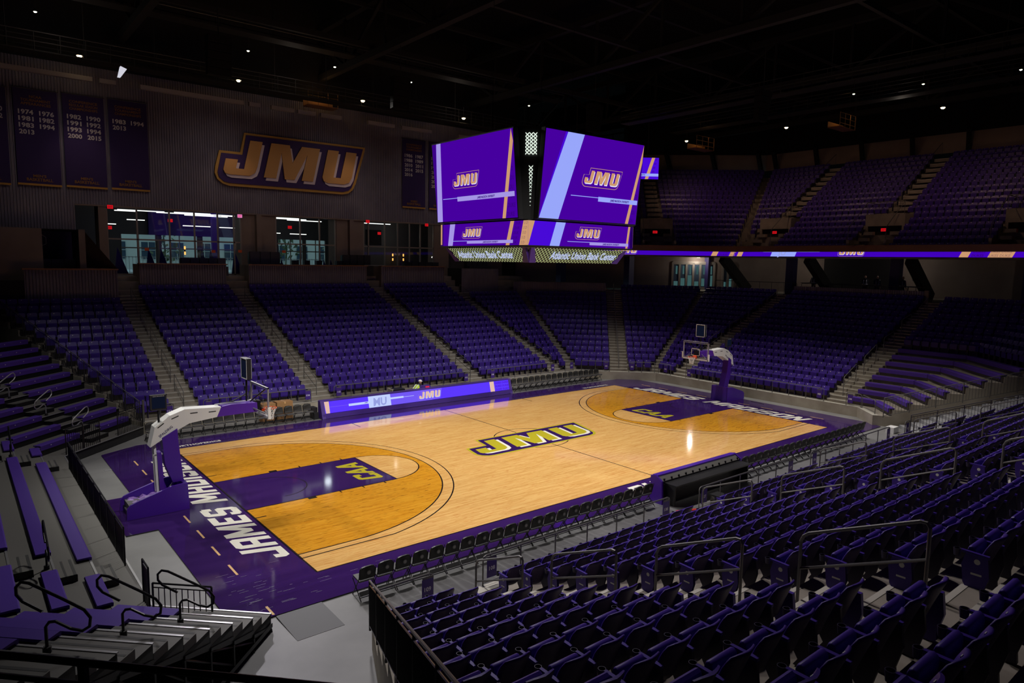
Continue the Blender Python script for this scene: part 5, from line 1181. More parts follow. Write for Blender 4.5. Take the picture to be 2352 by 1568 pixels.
for w in ('far', 'mid', 'near'):
    out, tan = ndir[w]
    for k in range(NB):
        p, q_ = bank(w, k); r_, s_ = bank(w, k+1)[1], bank(w, k+1)[0]; z = bz(k)
        m_ = MB(); zb = .03 if k == 0 else bz(k-1)
        m_.add([(*p, z), (*q_, z), (*r_, z), (*s_, z)], [(0, 1, 2, 3)], 'deck_grey'); m_.add([(*p, z-.09), (*q_, z-.09), (*r_, z-.09), (*s_, z-.09)], [(3, 2, 1, 0)], 'black_metal')
        for a, b in ((p, q_), (q_, r_), (s_, p)): m_.add([(*a, z-.09), (*b, z-.09), (*b, z), (*a, z)], [(0, 1, 2, 3)], 'black_metal')
        m_.bar((p[0]-out[0]*.01, p[1]-out[1]*.01, z+.003), (q_[0]-out[0]*.01, q_[1]-out[1]*.01, z+.003), .05, .02, 'steel' if k < 8 else 'deck_grey')
        bpart(m_, 'deck', w)
        m_ = MB(); m_.add([(*p, zb), (*q_, zb), (*q_, z-.02), (*p, z-.02)], [(0, 1, 2, 3)], 'black_metal' if k else 'black_plastic')
        if w == 'near':     # stepped black side plate at the open end
            m_.add([(*p, z), (*s_, z), (*s_, z-.12), (p[0], p[1], z-.42)], [(0, 1, 2, 3)], 'black_metal')
            m_.bar((p[0], p[1], z-.3), (s_[0], s_[1], z-.06), .05, .06, 'black_metal'); m_.tube([(s_[0], s_[1], z-.1), (s_[0], s_[1], .12)], .035, 'black_metal', 5)
            m_.bar((p[0], p[1], .14), (s_[0], s_[1], .14), .07, .1, 'black_metal'); m_.cyl((p[0]-.05, p[1], .0), .09, .05, 'rubber', 8, 'x')
            if k > 1: m_.tube([(s_[0], s_[1], z-.1), (s_[0]+2*BP*(1/R2), s_[1]+2*BP*(1/R2), .2)], .02, 'black_metal', 4)
        bpart(m_, 'riser', w)
    # benches: on the nose of row k+1
    for k in range(NB-1 if w != 'mid' else NB-1):
        p, q_ = bank(w, k+1); zt = bz(k+1)+.10
        P0 = Vector((*p, 0)); d = Vector((*tan, 0)); L = (Vector((*q_, 0))-P0).length; o_ = Vector((*out, 0))
        if w == 'mid': segs = [(.12, -5.9-p[1]-.3), (-5.0-p[1], 5.45-p[1]), (6.7-p[1], L-.12)]
        elif w == 'far':
            s0 = (p[0]+p[1])/R2; segs = [(.12, -5.65-s0), (-4.3-s0, L-.25)]
        else:
            s0 = -(p[0]-p[1])/R2; segs = [(1.66, L-.12)]
        for a, b in segs:
            if b-a < .3: continue
            m_ = MB(); A = P0+d*a; B = P0+d*b
            def Q(v, oo, z): return (v.x+o_.x*oo, v.y+o_.y*oo, z)
            prof = [(-.03, zt-.22), (-.05, zt-.02), (-.02, zt), (.27, zt), (.29, zt-.04), (.02, zt-.05), (.0, zt-.22)]; n = len(prof)
            m_.add([Q(A, u, z) for u, z in prof]+[Q(B, u, z) for u, z in prof], [tuple(range(n))[::-1], tuple(range(n, 2*n))]+[(i, (i+1) % n, n+(i+1) % n, n+i) for i in range(n)], 'bench_purple')
            nseat = max(1, int((b-a)/.9))
            for i in range(nseat): c_ = A+d*((b-a)*(i+.5)/nseat); m_.add([Q(c_-d*.025, -.056, zt-.10), Q(c_+d*.025, -.056, zt-.10), Q(c_+d*.025, -.054, zt-.07), Q(c_-d*.025, -.054, zt-.07)], [(0, 1, 2, 3)], 'seat_plate')
            bpart(m_, 'bench', w)
        # step boxes and loop rails in the aisles
        if w == 'mid': ais = [(-5.6-p[1], 1.05), (6.08-p[1], 1.05)]
        elif w == 'far': ais = [(-4.97-s0, 1.15)]
        else: ais = [(.83, 1.1)]
        for ac, aw in ais:
            c_ = P0+d*ac; z = bz(k); m_ = MB()
            def Q2(t, oo, zz): return (c_.x+d.x*t+o_.x*oo, c_.y+d.y*t+o_.y*oo, zz)
            if w == 'near': m_.hexa([Q2(-aw*.75, -.42, z), Q2(aw*.72, -.42, z), Q2(aw*.72, -.02, z), Q2(-aw*.75, -.02, z), Q2(-aw*.75, -.42, z+.175), Q2(aw*.72, -.42, z+.175), Q2(aw*.72, -.02, z+.175), Q2(-aw*.75, -.02, z+.175)], 'deck_grey'); hw = .8
            else: m_.hexa([Q2(-aw/2, -.46, z), Q2(aw/2, -.46, z), Q2(aw/2, -.02, z), Q2(-aw/2, -.02, z), Q2(-aw/2, -.46, z+.17), Q2(aw/2, -.46, z+.17), Q2(aw/2, -.02, z+.17), Q2(-aw/2, -.02, z+.17)], 'black_metal'); hw = aw/2
            zz = z+.178
            m_.add([Q2(-hw, -.46, zz), Q2(hw, -.46, zz), Q2(hw, -.02, zz), Q2(-hw, -.02, zz)], [(0, 1, 2, 3)], 'deck_grey')
            for u0, u1 in ((-.44, -.38), (-.25, -.2)): m_.add([Q2(-hw, u0, zz+.003), Q2(hw, u0, zz+.003), Q2(hw, u1, zz+.003), Q2(-hw, u1, zz+.003)], [(0, 1, 2, 3)], 'deck_stripe')
            bpart(m_, 'step_box', w)
            if (k % 2 == 1 if w != 'far' else k % 2 == 0):
                m_ = MB(); base = bz(k+1)
                lp = [(.12, 0), (.12, .42), (.06, .5), (-.05, .52), (-.30, .42), (-.48, .40), (-.60, .48), (-.62, .62), (-.52, .74), (-.2, .88), (.35, 1.10), (.48, 1.11), (.57, 1.02), (.57, .90), (.48, .80), (.16, .66)]
                off_ = -.35 if w != 'near' else .1
                m_.tube([Q2(off_+u*(1.0 if w == 'near' else .85), .12, base+v) for u, v in lp], .024, 'black_metal' if w != 'far' else 'steel', 7); m_.cyl(Q2(off_+.12, .12, base), .06, .1, 'rubber', 8)
                bpart(m_, 'loop_handrail', w)
# picket fences along the bleacher fronts
def picket_fence(pts, z0, h, name, lab, m='black_metal', sp=.11, post=1.2, r=.011, group=None, topm=None, slope=None, tr_=.022):
    """pts: list of (x,y,z) base points"""
    g = empty(name, lab, 'fence', pts[0], group=group); tr = MB(); pk = MB(); ps = MB()
    P_ = [Vector(p) for p in pts]; up = Vector((0, 0, 1))
    tr.tube([p+up*h for p in P_], tr_, topm or m, 8); tr.tube([p+up*(h-.1) for p in P_], .014, m, 5); tr.tube([p+up*.08 for p in P_], .016, m, 5)
    for a, b in zip(P_[:-1], P_[1:]):
        L = (b-a).length; n = max(2, int(L/sp))
        for i in range(n+1): c_ = a+(b-a)*(i/n); pk.tube([c_+up*.08, c_+up*(h-.1)], r, m, 4, cap=False)
        n2 = max(1, int(round(L/post)))
        for i in range(n2+1): c_ = a+(b-a)*(i/n2); ps.tube([c_-up*.02, c_+up*h], .024, m, 6)
    relocate(tr, g.location).build('rail', g); relocate(pk, g.location).build('pickets', g)['kind'] = 'stuff'; relocate(ps, g.location).build('post', g); return g
picket_fence([(-18.52, 5.6, .3), (-18.52, -5.0, .3)], 0, 1.15, 'picket_fence', 'long black picket fence along the front of the middle bleacher bank')
picket_fence([(-18.55, -7.4, .3), (-18.55, -8.0, .3)], 0, 1.15, 'picket_fence', 'short black picket panel beside the looped handrails of the near bleacher bank')
picket_fence([(-18.5, -8.15, 0.03), (-17.5, -9.15, 0.03)], 0, 1.1, 'picket_fence', 'black gate-like picket panel standing by the purple border corner', sp=.13)
picket_fence([(-18.35, 7.9, .3), (-16.95, 9.3, .3)], 0, 1.15, 'picket_fence', 'black picket panel in front of the far bleacher bank, left of its steps')
picket_fence([(-16.1, 10.15, .3), (-14.85, 11.4, .3)], 0, 1.15, 'picket_fence', 'black picket panel in front of the far bleacher bank, right of its steps')
# divider between the far bank and section 113
dp = [(-14.85-.417*t, 11.9+t, max(.57, tz((11.9+t-12.58)/.876+.5))) for t in (0, 13.2)]
picket_fence([(dp[0][0], dp[0][1], .45), (dp[1][0], dp[1][1], dp[1][2]-.1)], 0, 1.1, 'divider_railing', 'long sloping metal railing dividing the far bleacher bank from section 113', m='dark_rail', sp=.14, topm='rail_metal')
m_ = MB(); m_.tube([(-14.75, 11.6, 0), (-14.75, 11.6, 1.65)], .05, 'rail_metal', 8); put(m_, 'steel_post', 'steel post where the sloping railing meets the floor by the far chairs', 'post', (-14.75, 11.6, 0))

# bench seats of section 104
b104 = []
for k in range(8):
    zt = tz(k+1)+.09; x = Rx(k+1)-.10; ym = -(Cc(k+1)-Rx(k+1)); e = isect_c104(k+1)
    for j, (p, q_, o_) in enumerate((((x, -6.6), (x, ym), (1, 0)), ((x, ym-.04), (e[0]-.1, e[1]+.15), (1/R2, -1/R2)))):
        m_ = MB(); prof = [(-.03, zt-.24), (-.05, zt-.02), (-.02, zt), (.30, zt), (.31, zt-.05), (.02, zt-.06), (.0, zt-.24)]; n = 7
        m_.add([(p[0]+o_[0]*u, p[1]+o_[1]*u, z) for u, z in prof]+[(q_[0]+o_[0]*u, q_[1]+o_[1]*u, z) for u, z in prof], [tuple(range(n)), tuple(range(n, 2*n))[::-1]]+[(i, n+i, n+(i+1) % n, (i+1) % n) for i in range(n)], 'bench_purple')
        put(m_, 'bench', f'long purple bench in section 104, {ORD[k]} row up, '+['straight length beside the aisle', 'angled length toward the tunnel'][j], 'bench', ((p[0]+q_[0])/2, (p[1]+q_[1])/2, zt-.3), 'benches of section 104')
# low filler seats in section 102 / corner are in the seat mass

# ================================================================ guard rails, handrails and section signs
def guard_rail(p, q_, z, lab, posts=None, h=.76, group='front guard rails', m='rail_metal'):
    P0, Q0 = Vector((*p, z)), Vector((*q_, z)); d = (Q0-P0); L = d.length; d.normalize(); up = Vector((0, 0, 1))
    g = empty('guard_rail', lab, 'railing', tuple(P0), group=group); t = MB()
    r = .1; t.tube([P0+up*(h-r), P0+up*(h-.03)+d*.03, P0+up*h+d*r, Q0+up*h-d*r, Q0+up*(h-.03)-d*.03, Q0+up*(h-r)], .024, m, 7)
    relocate(t, P0).build('top_rail', g)
    t = MB(); t.tube([P0+up*.09, Q0+up*.09], .012, m, 5); relocate(t, P0).build('bottom_cable', g)
    n = posts or max(1, int(round(L/1.12)))
    for i in range(n+1):
        c_ = P0+d*(L*i/n); t = MB(); t.tube([c_, c_+up*(h-(.1 if i in (0, n) else 0))], .02, m, 6); t.box(c_.x-.05, c_.x+.05, c_.y-.05, c_.y+.05, c_.z, c_.z+.015, m)
        relocate(t, P0).build('post', g)
def sign(x, y, z, ux, uy, num, lab, plate='sign_purple'):
    F = fr_wall(x, y, z, ux, uy); mb = MB(); mb.prism(R(-.15, -.24, .15, .24), -.012, .0, plate, fr=F)
    text(mb, num, 0, -.05, .10, .003, 'white_text', F, off=.02); F3 = fr_wall(x, y, z, -ux, -uy); text(mb, num, 0, -.05, .10, .014, 'white_text', F3, off=.02); mb.prism(R(-.14, .24, .14, .30), -.01, -.002, 'rail_metal', fr=F)
    put(mb, 'section_sign', lab, 'sign', (x, y, z), 'section signs')
NRAIL = [(-14.9, -13.38, '109'), (-11.92, -4.66, '108'), (-3.11, 2.76, '107'), (4.14, 11.29, '106'), (13.03, 13.55, '105')]
for a, b, s_ in NRAIL: guard_rail((a, -11.95), (b, -11.95), ZT0, f'tubular metal guard rail in front of near section {s_}', h=.78)
for x, s_, lb_ in ((-13.55, '109', 'purple 109 section sign hung on the near railing'), (-11.68, '108', 'purple 108 section sign on the railing end beside the 109 aisle'), (-4.88, '108', 'purple 108 section sign on the railing end beside the 107 aisle'), (-2.9, '107', 'purple 107 section sign behind the scorers table'), (2.55, '107', 'purple 107 section sign on the railing end beside the 106 aisle'), (4.35, '106', 'purple 106 section sign beside the 107 aisle'), (11.1, '106', 'purple 106 section sign beside the 105 aisle'), (13.2, '105', 'purple 105 section sign beside the tunnel')):
    sign(x, -12.0, 1.02, 1, 0, s_, lb_)
FRAIL = [(-14.0, -13.4, '113'), (-12.0, -6.3, '114'), (-4.92, 4.66, '115'), (6.07, 12.1, '116'), (13.3, 14.15, '117')]
for a, b, s_ in FRAIL: guard_rail((a, 11.62), (b, 11.62), ZT0, f'tubular metal guard rail in front of far section {s_}')
for x, s_, lb_ in ((-13.6, '113', 'purple 113 section sign behind the folding chairs'), (-11.75, '114', 'purple 114 sign on the railing beside the 113 aisle'), (-6.5, '114', 'purple 114 sign on the railing beside the 115 aisle'), (-4.65, '115', 'purple 115 sign on the railing above the left of the LED board'), (4.3, '115', 'purple 115 sign on the railing beside the 116 aisle'), (6.5, '116', 'purple 116 sign above the right end of the LED board'), (12.0, '116', 'purple 116 sign beside the 117 aisle'), (13.9, '117', 'small purple 117 section sign above the black chairs')):
    sign(x, 11.56, .98, 1, 0, s_, lb_)
c0 = 25.77/R2+.12
def cpt(s, c=c0): return (c/R2+s/R2, c/R2-s/R2)
sFR = (14.32-11.45)/R2; sRF = (18.45-7.32)/R2
guard_rail(cpt(sFR+.35), cpt(s_a-.7), ZT0, 'tubular guard rail in the far corner left of the tall aisle')
guard_rail(cpt(s_a+.72), cpt(sRF-.1), ZT0, 'tubular guard rail in the far corner right of the tall aisle')
guard_rail((18.57, 7.2), (18.57, 6.1), ZT0, 'short tubular guard rail at the end of the far corner')
guard_rail((18.57, 4.75), (18.57, -5.25), ZT0, 'long tubular guard rail behind the far hoop')
guard_rail((18.57, -6.6), (18.57, -7.45), ZT0, 'tubular guard rail in front of the section 104 benches')
guard_rail((18.5, -7.55), (17.35, -8.75), ZT0, 'angled tubular guard rail at the corner of section 104')
dd = DC; 
for s_, num, lb_ in ((s_a-.95, '101', 'purple 101 sign left of the tall corner aisle'), (s_a+.95, '101', 'purple 101 sign right of the tall corner aisle')):
    p = cpt(s_, c0-.06); sign(p[0], p[1], .98, 1/R2, -1/R2, num, lb_)
for y, num, lb_ in ((6.5, '102', 'purple 102 sign at the far corner rail end'), (4.45, '103', 'purple 103 sign left of the far hoop stand'), (-5.0, '103', 'purple 103 sign at the railing end by the 104 aisle'), (-6.85, '104', 'purple 104 sign in front of the benches')):
    sign(18.50, y, .98, 0, -1, num, lb_)
# aisle handrails
def handrail(x0, y0, z0, x1, y1, z1, lab, h=1.12, m='rail_metal', grp='aisle handrails', r=.024, mid=.5):
    A, B = Vector((x0, y0, z0)), Vector((x1, y1, z1)); up = Vector((0, 0, 1)); d = (B-A).normalized(); g = empty('aisle_handrail', lab, 'handrail', tuple(A), group=grp)
    t = MB(); t.tube([A, A+up*(h-.1), A+up*(h-.03)+d*.04, A+up*h+d*.12, B+up*h-d*.12, B+up*(h-.03)-d*.04, B+up*(h-.1), B], r, m, 7); relocate(t, A).build('hoop_rail', g)
    t = MB(); t.tube([A+up*(h-mid), B+up*(h-mid)], r*.85, m, 6); relocate(t, A).build('mid_rail', g)
YS = [(12.65, 14.3), (15.2, 16.9), (17.8, 19.4), (20.3, 21.9), (22.9, 24.5)]
def near_tread(y): k = max(0, math.floor((y-13.08)/.857)+1); return tz(k)
def far_tread(y): k = max(0, math.floor((y-12.58)/.876)+1); return tz(k)
NA = {-12.65: '109 and 108', -3.92: '108 and 107', 3.45: '107 and 106', 12.15: '106 and 105'}
for x, nm in NA.items():
    for j, (a, b) in enumerate(YS): handrail(x, -a, near_tread(a), x, -b, near_tread(b), f'n-shaped metal handrail between near sections {nm}, {ORD[j]} from the floor')
FA = {-12.7: '113 and 114', -5.58: '114 and 115', 5.35: '115 and 116', 12.72: '116 and 117'}
for x, nm in FA.items():
    for j, (a, b) in enumerate(YS): handrail(x, a-.1, far_tread(a-.1), x, b, far_tread(b), f'thin metal handrail between far sections {nm}, {ORD[j]} from the floor', r=.02)
for y, nm in ((5.4, '102 and 103'), (-5.95, '103 and 104')):
    for j, (a, b) in enumerate(YS):
        a2, b2 = a+6.65, b+6.65; kz = lambda v: tz(max(0, math.floor((v-19.25)/.876)+1)); handrail(a2+.2, y, kz(a2+.2), b2+.1, y, kz(b2+.1), f'thin metal handrail between end sections {nm}, {ORD[j]} from the floor', r=.02)
A = corner_pt(1, s_a); 
for j in range(2):
    k0, k1 = (0, 7) if j == 0 else (8, 15); p = corner_pt(k0+.6, s_a); q_ = corner_pt(k1+.6, s_a); handrail(p[0], p[1], tz(k0), q_[0], q_[1], tz(k1), ['long metal handrail climbing the lower half of the tall corner aisle', 'metal handrail climbing the upper half of the tall corner aisle'][j], h=.95, r=.02)
# slanted fence at the left end of the near stand
k_end = 10; p0 = (divider(11.95)-.05, -11.95); yq = 22.3; p1 = (divider(yq)-.05, -yq)
picket_fence([(p0[0], p0[1], .50), (p1[0], p1[1], tz((yq-12.6)/.857)+.02)], 0, 1.12, 'end_fence', 'tall black picket fence with brown top rail at the end of section 109', m='black_metal', sp=.10, post=1.6, r=.012, topm='rail_metal')
# tunnel stair between sections 104 and 105, with its two fences
ts = MB(); o1 = Vector((16.5, -10.3, 0)); dv_ = Vector((1.0, -1.0, 0)).normalized(); tv_ = Vector((dv_.y, -dv_.x, 0))
for k in range(16):
    A_ = o1+dv_*(.55+.5*k); w1, w2 = -.75-.02*k, 3.3+.02*k; 
    def P3(u, v, z): q_ = A_+dv_*u+tv_*v; return (q_.x, q_.y, z)
    ts.hexa([P3(0, -1.1, 0), P3(0, 1.6, 0), P3(.5, 1.6, 0), P3(.5, -1.1, 0), P3(0, -1.1, .17*(k+1)), P3(0, 1.6, .17*(k+1)), P3(.5, 1.6, .17*(k+1)), P3(.5, -1.1, .17*(k+1))], 'painted_block')
struct(ts, 'floor_tunnel_stair')
picket_fence([(16.95, -9.35, ZT0), (24.2, -18.1, tz(8.8))], 0, 1.05, 'tunnel_fence', 'sloping metal picket fence between the purple benches and the tunnel stair', m='rail_metal', sp=.15, post=1.3, r=.010)
picket_fence([(13.5, -12.0, ZT0), (20.0, -17.6, tz(5.4))], 0, 1.05, 'tunnel_fence', 'sloping metal picket fence between the tunnel stair and the near stand seats', m='rail_metal', sp=.15, post=1.3, r=.010)
m_ = MB(); m_.box(15.9, 16.5, -10.35, -9.95, 0, .32, 'white_paint'); put(m_, 'white_case', 'white box on the floor at the foot of the tunnel stair', 'box', (16.2, -10.1, 0))
# railing right in front of the camera platform
picket_fence([(-23.2, -19.6, 5.70), (-20.45, -22.5, 5.70)], 0, 1.07, 'platform_railing', 'dark railing in the lower left corner closest to the viewer', m='dark_rail', sp=.22, post=1.5, r=.010, tr_=.017)
pf = MB(); pf.prism([(-24.5, -20.9), (-20.45, -22.55), (-21.0, -30), (-30, -30), (-30, -20.9)], 5.4, 5.7, 'concrete_floor'); struct(pf, 'floor_camera_platform')

# ================================================================ hoops
def hoop(sg):
    nm = 'near the left baseline, with long white arm' if sg < 0 else 'at the far end of the court'
    g = empty('basketball_hoop', f'portable basketball hoop {nm} and purple padded base', 'basketball hoop', (sg*16.6, .1, T0))
    X = lambda x: -sg*(-x) if False else sg*x
    def P(mb, name, lab=None):
        o = relocate(mb, (sg*16.6, .1, T0)).build(name, g)
        if lab: o['label'] = lab
        return o
    yc = .1; hw = .56
    def side(poly, y0, y1, m, mb=None): mb = mb or MB(); return mb.prism([(sg*a, b) for a, b in poly], y0, y1, m, fr=lambda a, b, c: (a, c, b))
    basep = [(15.78, T0), (15.82, .95), (16.3, .92), (17.35, .60), (17.55, .52), (17.66, .40), (17.68, T0)]
    for s in (-1, 1): P(side(basep, yc+s*hw-.04, yc+s*hw+.04, 'pad_purple'), 'base_side_pad')
    P(side([(15.78, T0), (15.82, .95), (15.95, .95), (15.95, T0)], yc-hw, yc+hw, 'pad_purple'), 'base_front_pad')
    m_ = MB(); m_.box(min(sg*16, sg*17.6), max(sg*16, sg*17.6), yc-hw+.05, yc+hw-.05, T0, .22, 'black_metal'); P(m_, 'base_frame')
    m_ = MB(); m_.box(min(sg*16.9, sg*17.55), max(sg*16.9, sg*17.55), yc-hw+.06, yc+hw-.06, .2, .42, 'grey_mat'); P(m_, 'counterweight')
    cvm = MB(); rg = random.Random(5); nx, ny = 9, 7; vs = [(sg*(16.45+1.1*i/(nx-1)), yc-hw+.06+(2*hw-.12)*j/(ny-1), .5-.10*(i/(nx-1))+rg.uniform(-.05, .06)) for j in range(ny) for i in range(nx)]
    cvm.add(vs, [(j*nx+i, j*nx+i+1, (j+1)*nx+i+1, (j+1)*nx+i) for j in range(ny-1) for i in range(nx-1)], 'crumpled_cover'); P(cvm, 'cover', 'crumpled lilac cover')
    # padded mast and lift arm
    P(side([(15.86, .95), (16.2, .95), (16.42, 1.6), (16.48, 2.52), (16.0, 2.78), (15.98, 2.3)] if sg < 0 else [(15.86, .95), (16.3, .95), (16.5, 1.6), (16.52, 2.62), (16.25, 2.78), (16.12, 1.8)], yc-.28, yc+.12, 'pad_purple'), 'mast_pad')
    P(side([(16.42, .5), (16.56, .5), (16.62, 2.0), (16.48, 2.0)], yc-.10, yc+.22, 'arm_purple'), 'rear_strut_pad')
    m_ = MB(); m_.bar((sg*16.62, yc+.02, .6), (sg*16.66, yc+.02, 2.3), .09, .07, 'white_paint'); m_.bar((sg*16.62, yc+.25, .6), (sg*16.66, yc+.25, 2.3), .09, .07, 'white_paint'); m_.bar((sg*16.2, yc, 1.95), (sg*16.7, yc, 1.9), .05, .05, 'white_paint'); m_.bar((sg*16.1, yc, .9), (sg*16.5, yc+.1, .35), .06, .06, 'steel'); P(m_, 'lift_strut')
    arm = [(16.84, 2.24), (16.68, 2.90), (16.20, 3.24), (15.74, 3.40), (14.55, 3.34), (14.70, 3.0), (15.60, 2.90), (16.18, 2.62), (16.54, 2.42)]
    P(side(arm, yc-.24, yc+.24, 'white_paint'), 'arm', 'white steel arm')
    m_ = MB()
    for a, b, ang in ((16.5, 3.0, .62), (16.05, 3.22, .35), (15.45, 3.30, .0), (14.85, 3.27, .0)):
        c_, s__ = math.cos(ang), math.sin(ang)
        for s in (-1, 1):
            pts = [(u*c_-v*s__, u*s__+v*c_) for u, v in ((-.11, -.018), (.11, -.018), (.13, 0), (.11, .018), (-.11, .018), (-.13, 0))]
            m_.flat([(sg*(a-u), b+v-.06) for u, v in pts], yc+s*.244, 'rubber', lambda a, b, c: (a, c, b))
    P(m_, 'arm_slot')
    m_ = MB(); Fa = (lambda a, b, c: (sg*16.42+(a*.75+b*-.55)*1.0, yc-.246-c, 2.62+(a*.55+b*.75))) if sg < 0 else (lambda a, b, c: (16.0+(a*.75+b*.55), yc-.246-c, 2.85+(-a*.55+b*.75)))
    text(m_, 'SPALDING', .12, 0, .09, .0, 'text_navy', Fa, off=.02, w=.55); P(m_, 'lettering')
    P(side([(14.50, 3.345), (14.2, 3.385), (13.3, 3.35), (13.28, 3.02), (14.72, 3.0)], yc-.23, yc+.23, 'arm_purple'), 'arm_sleeve', 'purple padded arm sleeve')
    m_ = MB(); m_.bar((sg*14.7, yc, 3.40), (sg*13.3, yc, 3.42), .05, .03, 'steel'); m_.tube([(sg*14.6, yc+.05, 3.4), (sg*14.1, yc+.03, 3.44), (sg*13.7, yc, 3.62), (sg*13.55, yc, 3.75)], .02, 'rubber', 6); P(m_, 'cable')
    # backboard
    bx0 = sg*13.11; bw_, z0, z1 = .915, 2.90, 3.97
    m_ = MB(); m_.add([(bx0+sg*.015, yc-bw_+.03, z0+.03), (bx0+sg*.015, yc+bw_-.03, z0+.03), (bx0+sg*.015, yc+bw_-.03, z1-.03), (bx0+sg*.015, yc-bw_+.03, z1-.03)], [(0, 1, 2, 3) if sg > 0 else (3, 2, 1, 0)], 'backboard_glass'); P(m_, 'backboard_glass')
    m_ = MB()
    for a, b, c_, d_ in ((-bw_, z0, bw_, z0+.045), (-bw_, z1-.045, bw_, z1), (-bw_, z0, -bw_+.045, z1), (bw_-.045, z0, bw_, z1)): m_.box(min(bx0-sg*.01, bx0+sg*.05), max(bx0-sg*.01, bx0+sg*.05), yc+a, yc+c_, b, d_, 'steel')
    P(m_, 'backboard_frame')
    m_ = MB()
    for a, b, c_, d_ in ((-.305, 3.09, .305, 3.13), (-.305, 3.50, .305, 3.54), (-.305, 3.09, -.265, 3.54), (.265, 3.09, .305, 3.54), (-.83, 2.99, .83, 3.005), (-.83, 3.86, .83, 3.875), (-.84, 2.99, -.825, 3.875), (.825, 2.99, .84, 3.875)): m_.box(min(bx0-sg*.006, bx0-sg*.002), max(bx0-sg*.006, bx0-sg*.002), yc+a, yc+c_, b, d_, 'white_paint')
    P(m_, 'target_square')
    m_ = MB()
    m_.box(min(bx0-sg*.04, bx0+sg*.06), max(bx0-sg*.04, bx0+sg*.06), yc-bw_-.03, yc+bw_+.03, z0-.05, z0+.03, 'white_paint')
    for s in (-1, 1): m_.box(min(bx0-sg*.04, bx0+sg*.06), max(bx0-sg*.04, bx0+sg*.06), yc+s*(bw_+.015)-.035, yc+s*(bw_+.015)+.035, z0-.05, z0+.36, 'white_paint')
    P(m_, 'backboard_padding')
    m_ = MB()
    for s in (-1, 1): m_.bar((bx0+sg*.05, yc+s*.7, z1-.08), (sg*13.5, yc+s*.12, 3.4), .04, .04, 'black_metal'); m_.bar((bx0+sg*.05, yc+s*.7, z0+.1), (sg*13.5, yc+s*.12, 3.2), .04, .04, 'steel')
    m_.box(min(sg*13.15, sg*13.35), max(sg*13.15, sg*13.35), yc-.15, yc+.15, 3.0, 3.4, 'black_metal'); P(m_, 'mounting_bracket')
    rc = (sg*12.75, yc, 3.05)
    m_ = MB(); m_.tube([(rc[0]+.229*math.cos(t), rc[1]+.229*math.sin(t), 3.05) for t in np.linspace(0, 2*PI, 25)[:-1]], .011, 'rim_orange', 6, closed=True)
    m_.box(min(sg*12.97, sg*13.1), max(sg*12.97, sg*13.1), yc-.12, yc+.12, 3.0, 3.06, 'rim_orange'); m_.hexa([(sg*12.97, yc-.1, 3.02), (sg*13.1, yc-.12, 2.93), (sg*13.1, yc+.12, 2.93), (sg*12.97, yc+.1, 3.02), (sg*12.97, yc-.1, 3.05), (sg*13.1, yc-.12, 3.12), (sg*13.1, yc+.12, 3.12), (sg*12.97, yc+.1, 3.05)], 'rim_orange')
    P(m_, 'rim', 'orange steel rim')
    m_ = MB(); nn = 12; rad = [.225, .19, .155, .13, .115, .11]; zz = [3.04, 2.96, 2.88, 2.80, 2.71, 2.62]
    for l in range(5):
        for i in range(nn):
            for dlt in (-.5, .5):
                a0 = 2*PI*(i+(.5 if l % 2 else 0))/nn; a1 = a0+dlt*2*PI/nn
                m_.tube([(rc[0]+rad[l]*math.cos(a0), rc[1]+rad[l]*math.sin(a0), zz[l]), (rc[0]+rad[l+1]*math.cos(a1), rc[1]+rad[l+1]*math.sin(a1), zz[l+1])], .006, 'net_white', 4, cap=False)
    P(m_, 'net')
    # shot clock over the backboard and game clock behind
    def clock(x, y, z, w, h, th, name, face_dir):
        m_ = MB(); F_ = (lambda a, b, c: (x+sg*c, y+a, z+b)) if True else None
        m_.box(min(x, x+sg*th), max(x, x+sg*th), y-w/2, y+w/2, z, z+h, 'black_plastic')
        for s in (0, 1):
            xx = x-sg*.006 if s == 0 else x+sg*(th+.006)
            for a, b, c_, d_ in ((-w/2, 0, w/2, .03), (-w/2, h-.03, w/2, h), (-w/2, 0, -w/2+.03, h), (w/2-.03, 0, w/2, h)): m_.box(xx-.004, xx+.004, y+a, y+c_, z+b, z+d_, 'white_paint')
            m_.box(xx-.003, xx+.003, y-w/2+.06, y+w/2-.06, z+.06, z+h-.08, 'monitor_dim')
        P(m_, name)
    clock(sg*13.5, yc, 4.22, .62, .75, .16, 'shot_clock', 0)
    m_ = MB(); m_.tube([(sg*13.6, yc, 3.4), (sg*13.58, yc, 4.22)], .035, 'black_metal', 8); m_.tube([(sg*16.5, yc, 2.9), (sg*16.5, yc, 3.45)], .035, 'black_metal', 8); P(m_, 'clock_pole')
    m_ = MB(); w = .5; x = sg*16.5
    m_.box(x-w/2, x+w/2, yc-.08, yc+.08, 3.43, 3.95, 'black_plastic')
    for a, b, c_, d_ in ((-w/2, 3.43, w/2, 3.46), (-w/2, 3.92, w/2, 3.95), (-w/2, 3.43, -w/2+.025, 3.95), (w/2-.025, 3.43, w/2, 3.95)): m_.box(x+a, x+c_, yc-.09, yc-.08, b, d_, 'dark_rail')
    m_.box(x-.2, x+.2, yc-.085, yc-.08, 3.5, 3.88, 'monitor_dim'); text(m_, 'DAKTRONICS', x, 3.9, .02, -(yc-.095), 'white_text', lambda a, b, c: (a, -c, b), w=.34) ; P(m_, 'game_clock')
hoop(-1); hoop(1)
pp = MB(); pp.tube([(17.15, -2.2, .03), (17.2, -1.3, .03)], .03, 'black_metal', 6); put(pp, 'anchor_strap', 'black strap lying on the floor behind the far hoop', 'strap', (17.2, -1.8, 0))

